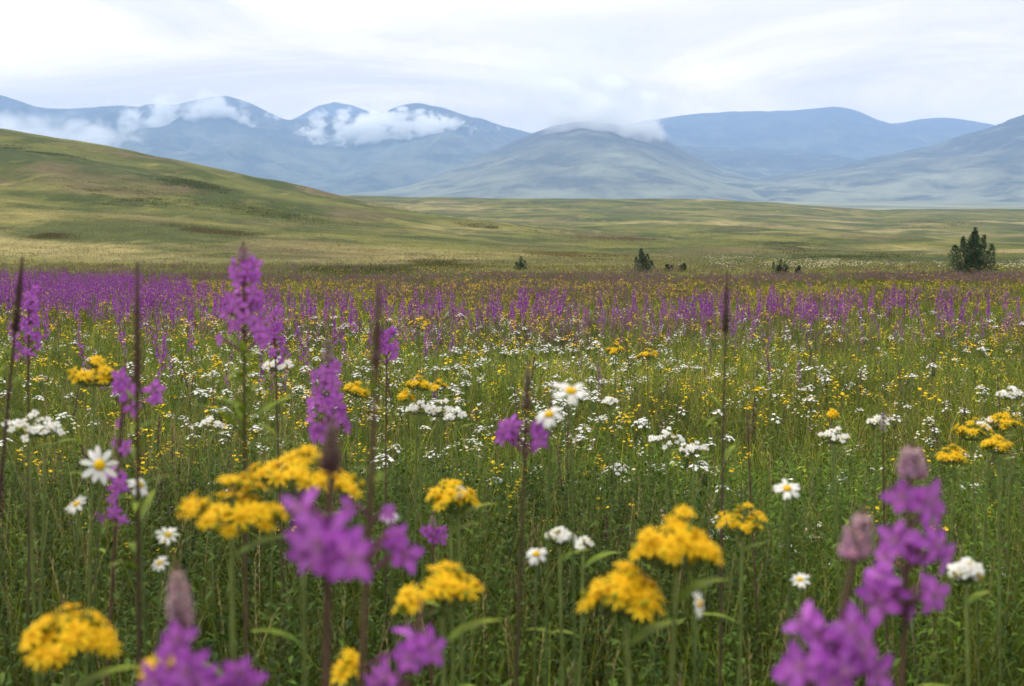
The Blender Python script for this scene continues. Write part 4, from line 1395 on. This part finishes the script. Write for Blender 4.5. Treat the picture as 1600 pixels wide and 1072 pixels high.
# tiny nameless flowers nobody could count
T_W = [speck_plant(0.38, 'white', rt, 8, 0.0078) for _ in range(5)] + [speck_plant(0.38, 'cream', rt, 9, 0.0075) for _ in range(3)] + [speck_plant(0.40, 'pink', rt, 7, 0.006) for _ in range(2)]
T_Y = [speck_plant(0.43, 'yellow', rt, 7, 0.0072) for _ in range(5)]
x, y = wedge(11500, 3.4, 19)
p = visible_px(x, y)
reg = np.interp(p, [-50, 250, 420, 760, 850, 1000, 1150, 1250, 1600], [0.5, 0.6, 0.9, 0.7, 0.8, 1.0, 0.8, 0.5, 0.4])
keep = RNG.random(len(x)) < reg * (0.15 + 0.85 * sstep(0.42, 0.62, fbm(x / 1.1, y / 1.4, 95, 3))) * np.interp(y, [3.6, 5, 7, 10.5, 13, 19], [0.3, 0.7, 1, 0.9, 0.35, 0.2])
scat('white_specks', T_W, x[keep], y[keep], 0.75, 1.2, 'tiny white and cream flower specks scattered through the meadow', 'wildflowers')
x, y = wedge(15000, 3.0, 34)
keep = RNG.random(len(x)) < 0.2 + 0.75 * sstep(0.46, 0.64, fbm(x / 1.3, y / 1.5, 97, 3))
scat('yellow_specks', T_Y, x[keep], y[keep], 0.75, 1.2, 'tiny yellow flower specks scattered through the meadow', 'wildflowers')

# muted purple brown grass heads: a faint veil over and beyond the belt
T_HEA = []
for _ in range(6):
    b = MB()
    for k in range(7):
        a, q = rt.uniform(0, 2 * PI), 0.22 * math.sqrt(rt.random())
        h = rt.uniform(0.3, 0.5)
        c = jit(rt.choice([(0.16, 0.085, 0.10), (0.19, 0.125, 0.07), (0.21, 0.11, 0.16)]), 0.2, rt)
        p0 = Vector((q * math.cos(a), q * math.sin(a), 0))
        p1 = p0 + Vector((rt.uniform(-0.06, 0.06), rt.uniform(-0.06, 0.06), h))
        b.tube([p0, p0.lerp(p1, 0.65), p1], [0.002, 0.002, 0.001], 3, G_MID, 2)
        for j in range(4):
            aa = j * 2.4
            b.leaf(p0.lerp(p1, 0.62 + 0.1 * j), (math.cos(aa) * 0.4, math.sin(aa) * 0.4, 1), (math.cos(aa), math.sin(aa), 0), 0.07, 0.018, 0, 0.1, shape=[0.4, 1, 0.0], col=jit(c, 0.2, rt), m=0)
    T_HEA.append(b)
xa, ya = wedge(9500, 12, 50)
pa = visible_px(xa, ya)
keep = RNG.random(len(xa)) < np.where(pa > 600, 0.7, 0.4) * sstep(0.42, 0.60, fbm(xa / 4, ya / 3, 99, 3))
xb, yb = wedge(5200, 40, 90, 0.5)
kb = RNG.random(len(xb)) < 0.6 * sstep(0.48, 0.66, fbm(xb / 9, yb / 7, 101, 4)) * np.interp(yb, [40, 60, 90], [1, 0.9, 0.2])
scat('purple_grass', T_HEA, np.concatenate([xa[keep], xb[kb]]), np.concatenate([ya[keep], yb[kb]]), 0.7, 1.15, 'muted purple brown grass heads veiling the far meadow', 'grass')

# a pale belt of white flowers in the far meadow on the right
x, y = wedge(3600, 60, 120)
p = visible_px(x, y)
keep = RNG.random(len(x)) < 0.8 * sstep(900, 1250, p) * sstep(0.5, 0.68, fbm(x / 10, y / 8, 103, 4)) * sstep(60, 74, y)
T_WF = []
for _ in range(4):
    b = MB()
    for k in range(6):
        p0 = Vector((rt.uniform(-0.3, 0.3), rt.uniform(-0.3, 0.3), rt.uniform(0.24, 0.42)))
        b.blob(p0, rt.uniform(0.02, 0.045), jit(CREAM, 0.1, rt), 1, stretch=0.5, rings=2, sides=5)
        b.tube([(p0.x, p0.y, 0), p0], 0.003, 3, G_MID, 2)
    T_WF.append(b)
scat('white_flower_belt', T_WF, x[keep], y[keep], 0.7, 1.2, 'pale belt of white flowers in front of the distant bushes on the right', 'wildflowers')

# brown seed spikes strewn in the grass
x, y = wedge(70, 2.6, 8.5)
individuals([spike_mid(rt, rt.uniform(0.5, 0.62)) for _ in range(5)], x, y, 0.8, 1.15, 'seed_spike', lambda a, b_: ('thin brown seed spike poking out of the %s meadow grass' % ('left' if a < 0 else 'right'), 'brown seed spikes %s' % ('left' if a < 0 else 'right')), 'wild plant', '', 70, '', '')


# low dark scrub growing in patches on the plain and the hill
def hit(px, py):
    """where the ground is met along the ray of a pixel"""
    rr = ray(px, py)
    ds = np.geomspace(20, 2000, 900)
    g = CAM_Z + rr.z * ds - ground_z(rr.x * ds, ds)
    k = np.nonzero(g < 0)[0]
    return float(ds[k[0]]) if len(k) else None


sx_, sy_, st_, ss_ = [], [], [], []
for px_, py_, wpx_, hpx_, dens_, tint_ in [(1230, 386, 130, 8, 1.0, (0.45, 0.45, 0.6)), (960, 375, 170, 6, 0.8, (1.3, 0.75, 2.4)), (690, 412, 150, 8, 0.9, (0.6, 0.5, 0.8)), (560, 425, 190, 8, 0.8, (0.5, 0.55, 0.6)),
                                           (640, 320, 190, 10, 0.7, (0.5, 0.6, 1.0)), (1110, 362, 150, 5, 0.6, (1.2, 0.8, 2.2)), (1460, 350, 160, 7, 0.5, (1.0, 0.75, 1.8)), (900, 400, 190, 5, 0.6, (1.1, 0.7, 1.6)),
                                           (180, 305, 230, 16, 0.9, (0.5, 0.55, 0.7)), (60, 240, 150, 14, 0.9, (0.5, 0.5, 0.7)), (420, 332, 210, 9, 0.8, (0.55, 0.6, 0.7)), (300, 290, 120, 7, 0.7, (0.55, 0.6, 0.7)),
                                           (60, 368, 100, 4, 0.6, (1.0, 0.7, 1.4)), (330, 362, 160, 4, 0.6, (1.0, 0.7, 1.4)), (1330, 402, 200, 4, 0.5, (0.6, 0.6, 0.8)), (760, 352, 150, 6, 0.5, (0.8, 0.7, 1.2))]:
    nn = int(1400 * dens_)
    # distances of the patch: near and far edge from the middle column
    d1, d2 = hit(px_, py_ + hpx_), hit(px_, py_ - hpx_)
    if not d1: continue
    if not d2 or d2 > d1 * 1.8: d2 = d1 * 1.35
    dd_ = (d1 + d2) / 2 + (d2 - d1) * 0.28 * RNG.normal(0, 1, nn)
    xx_ = dd_ * ray(px_, py_).x + dd_ * wpx_ / FPX * 0.5 * RNG.normal(0, 0.5, nn)
    kp = fbm(xx_ / (0.03 * d1 + 1), dd_ / (0.05 * d1 + 1), 131, 3) > 0.45
    sx_.append(xx_[kp]); sy_.append(dd_[kp]); st_.append(np.tile(tint_, (kp.sum(), 1))); ss_.append(np.full(kp.sum(), max(1.0, d1 / 110)))
sx_, sy_, st_, ss_ = map(np.concatenate, (sx_, sy_, st_, ss_))
nn = len(sx_)
so_ = link('scrub', scatter('scrub', T_VFAR, RNG.integers(0, 6, nn), place(sx_, sy_), RNG.uniform(0, 6.28, nn), np.stack([ss_ * RNG.uniform(0.7, 1.2, nn), (0.6 + 0.25 * ss_) * RNG.uniform(0.6, 1.2, nn)], 1), RNG.normal(0, 0.1, (nn, 2)), st_ * RNG.uniform(0.8, 1.2, (nn, 1)), (M_GRASS, M_PETAL, M_STEM)))
tag(so_, 'low dark scrub in patches on the hill and plain', 'scrub', None, 'stuff')


# ------------------------------------------------------------------ bushes and the small conifer
def needle_crown(b, spires, r, leaf, dens, col):
    for (cx, cyy, h, w, z0) in spires:
        for k in range(int(dens * h * w * 40)):
            t = r.random() ** 0.8
            z = z0 + (h - z0) * t
            rr = w * (1 - t ** 1.5) ** 0.85 * (0.75 + 0.35 * math.sin(9 * t + cx * 7)) * math.sqrt(r.uniform(0.2, 1.0)) * (1.25 if r.random() < 0.12 else 1.0)
            a = r.uniform(0, 2 * PI)
            rr *= 0.8 + 0.35 * math.sin(3 * a + 5 * t + cx * 3)
            p = Vector((cx + rr * math.cos(a), cyy + rr * math.sin(a), z))
            d = Vector((math.cos(a) * 0.7 + r.uniform(-.4, .4), math.sin(a) * 0.7 + r.uniform(-.4, .4), r.uniform(0.1, 1.1)))
            c = jit(r.choice(col), 0.25, r)
            b.leaf(p, d, (r.uniform(-1, 1), r.uniform(-1, 1), 1), leaf * r.uniform(0.7, 1.3), leaf * 0.28, 0.1, 0.2, shape=[0.5, 1, 0.0], col=c, m=0)


def bush(px, py, hpx, wpx, d, label, name, cat, spires, r, leaf=0.11, dens=60, col=((0.045, 0.08, 0.035), (0.065, 0.105, 0.045), (0.11, 0.15, 0.08)), group=None):
    base = P(px, py, d)
    x, y = base.x, d
    z = ground_at(x, y)
    root = bpy.data.objects.new(name, None)
    root.empty_display_size = 0.3
    COL.objects.link(root)
    root.location = (x, y, z - 0.03)
    tag(root, label, cat, group or ('bushes at the meadow edge' if name == 'bush' else None))
    H = ((CAM_Z + ray(px, py - hpx).z * d) - z) * (1.03 if name == 'conifer_tree' else 1.14)      # the thin tip shoots fade out above the mass
    W = wpx / 2 / FPX * d
    tb = MB()
    tb.tube([(0, 0, 0), (0.02, 0, H * 0.45), (0.0, 0.02, H * 0.92)], [H * 0.035, H * 0.022, H * 0.006], 7, (0.10, 0.07, 0.045), 0)
    sp = [(cx * W, cy_ * W, h * H, w * W, z0 * H) for cx, cy_, h, w, z0 in spires]
    for cx, cy_, h, w, z0 in sp:
        tb.tube([(0, 0, H * 0.05), (cx * 0.6, cy_ * 0.6, h * 0.35), (cx, cy_, h * 0.9)], [H * 0.02, H * 0.014, H * 0.005], 5, (0.10, 0.07, 0.045), 0)
        for k in range(6):
            a = r.uniform(0, 6.28)
            q = Vector((cx, cy_, h * r.uniform(0.2, 0.75)))
            tb.tube([q, q + Vector((math.cos(a) * w * 0.7, math.sin(a) * w * 0.7, w * 0.3))], [H * 0.008, H * 0.003], 4, (0.10, 0.07, 0.045), 0)
    link('trunk', tb.mesh('trunk', (M_STEM,)), root)
    cb = MB()
    needle_crown(cb, sp, r, leaf, dens, col)
    link('crown', cb.mesh('crown', (M_NEEDLE,)), root)
    return root


rb = random.Random(9)
bush(1517, 434, 76, 100, 56, 'dark green bushy conifer standing alone at the right, largest bush', 'conifer_tree', 'tree',
     [(0.10, 0, 1.0, 0.30, 0.1), (0.08, 0, 0.92, 0.66, 0.0), (0.0, 0, 0.74, 0.92, 0.0), (0.0, -0.3, 0.60, 0.95, 0.0), (-0.26, 0.05, 0.82, 0.34, 0.1), (0.36, -0.05, 0.86, 0.28, 0.1), (-0.56, -0.1, 0.66, 0.40, 0.02), (0.66, 0.1, 0.68, 0.36, 0.02), (0.2, 0.3, 0.8, 0.5, 0.0)], rb, 0.12, 18)
bush(1004, 424, 31, 36, 68, 'dark green bush left of the low dark mound, second largest', 'bush', 'bush',
     [(-0.15, 0, 1.0, 0.55, 0.0), (0.4, 0, 0.78, 0.55, 0.0), (-0.55, 0, 0.66, 0.5, 0.0), (0.8, 0.1, 0.5, 0.4, 0.0), (0.1, -0.3, 0.7, 0.9, 0), (0.0, 0.2, 0.85, 0.7, 0.0)], rb, 0.11, 26)
bush(813, 422, 19, 24, 74, 'small dark bush near the middle of the meadow edge', 'bush', 'bush',
     [(0.1, 0, 1.0, 0.5, 0.0), (-0.5, 0, 0.6, 0.5, 0.0), (0.6, 0, 0.7, 0.5, 0.0), (0.0, 0, 0.6, 0.9, 0.0)], rb, 0.10, 40)
bush(1218, 430, 23, 32, 62, 'spiky dark bush with upright shoots right of the thin dark spike', 'bush', 'bush',
     [(-0.6, 0, 0.8, 0.25, 0.0), (0.1, 0, 1.0, 0.25, 0.0), (0.5, 0, 0.85, 0.3, 0.0), (-0.1, 0, 0.6, 0.5, 0.0), (0.75, 0, 0.6, 0.3, 0), (0.0, 0, 0.5, 0.9, 0.0)], rb, 0.10, 45)
bush(1246, 430, 13, 12, 62, 'tiny dark bush right beside the spiky one', 'bush', 'bush', [(-0.2, 0, 0.8, 0.6, 0.0), (0.4, 0, 1.0, 0.5, 0.0)], rb, 0.10, 160)
bush(1045, 422, 8, 18, 70, 'left half of the low dark mound of scrub', 'bush', 'bush', [(-0.3, 0, 1.0, 0.8, 0.0), (0.5, 0, 0.8, 0.6, 0.0)], rb, 0.10, 120)
bush(1066, 422, 9, 16, 70, 'right half of the low dark mound of scrub', 'bush', 'bush', [(-0.3, 0, 0.8, 0.7, 0.0), (0.4, 0, 1.0, 0.6, 0.0)], rb, 0.10, 120)
#--END--
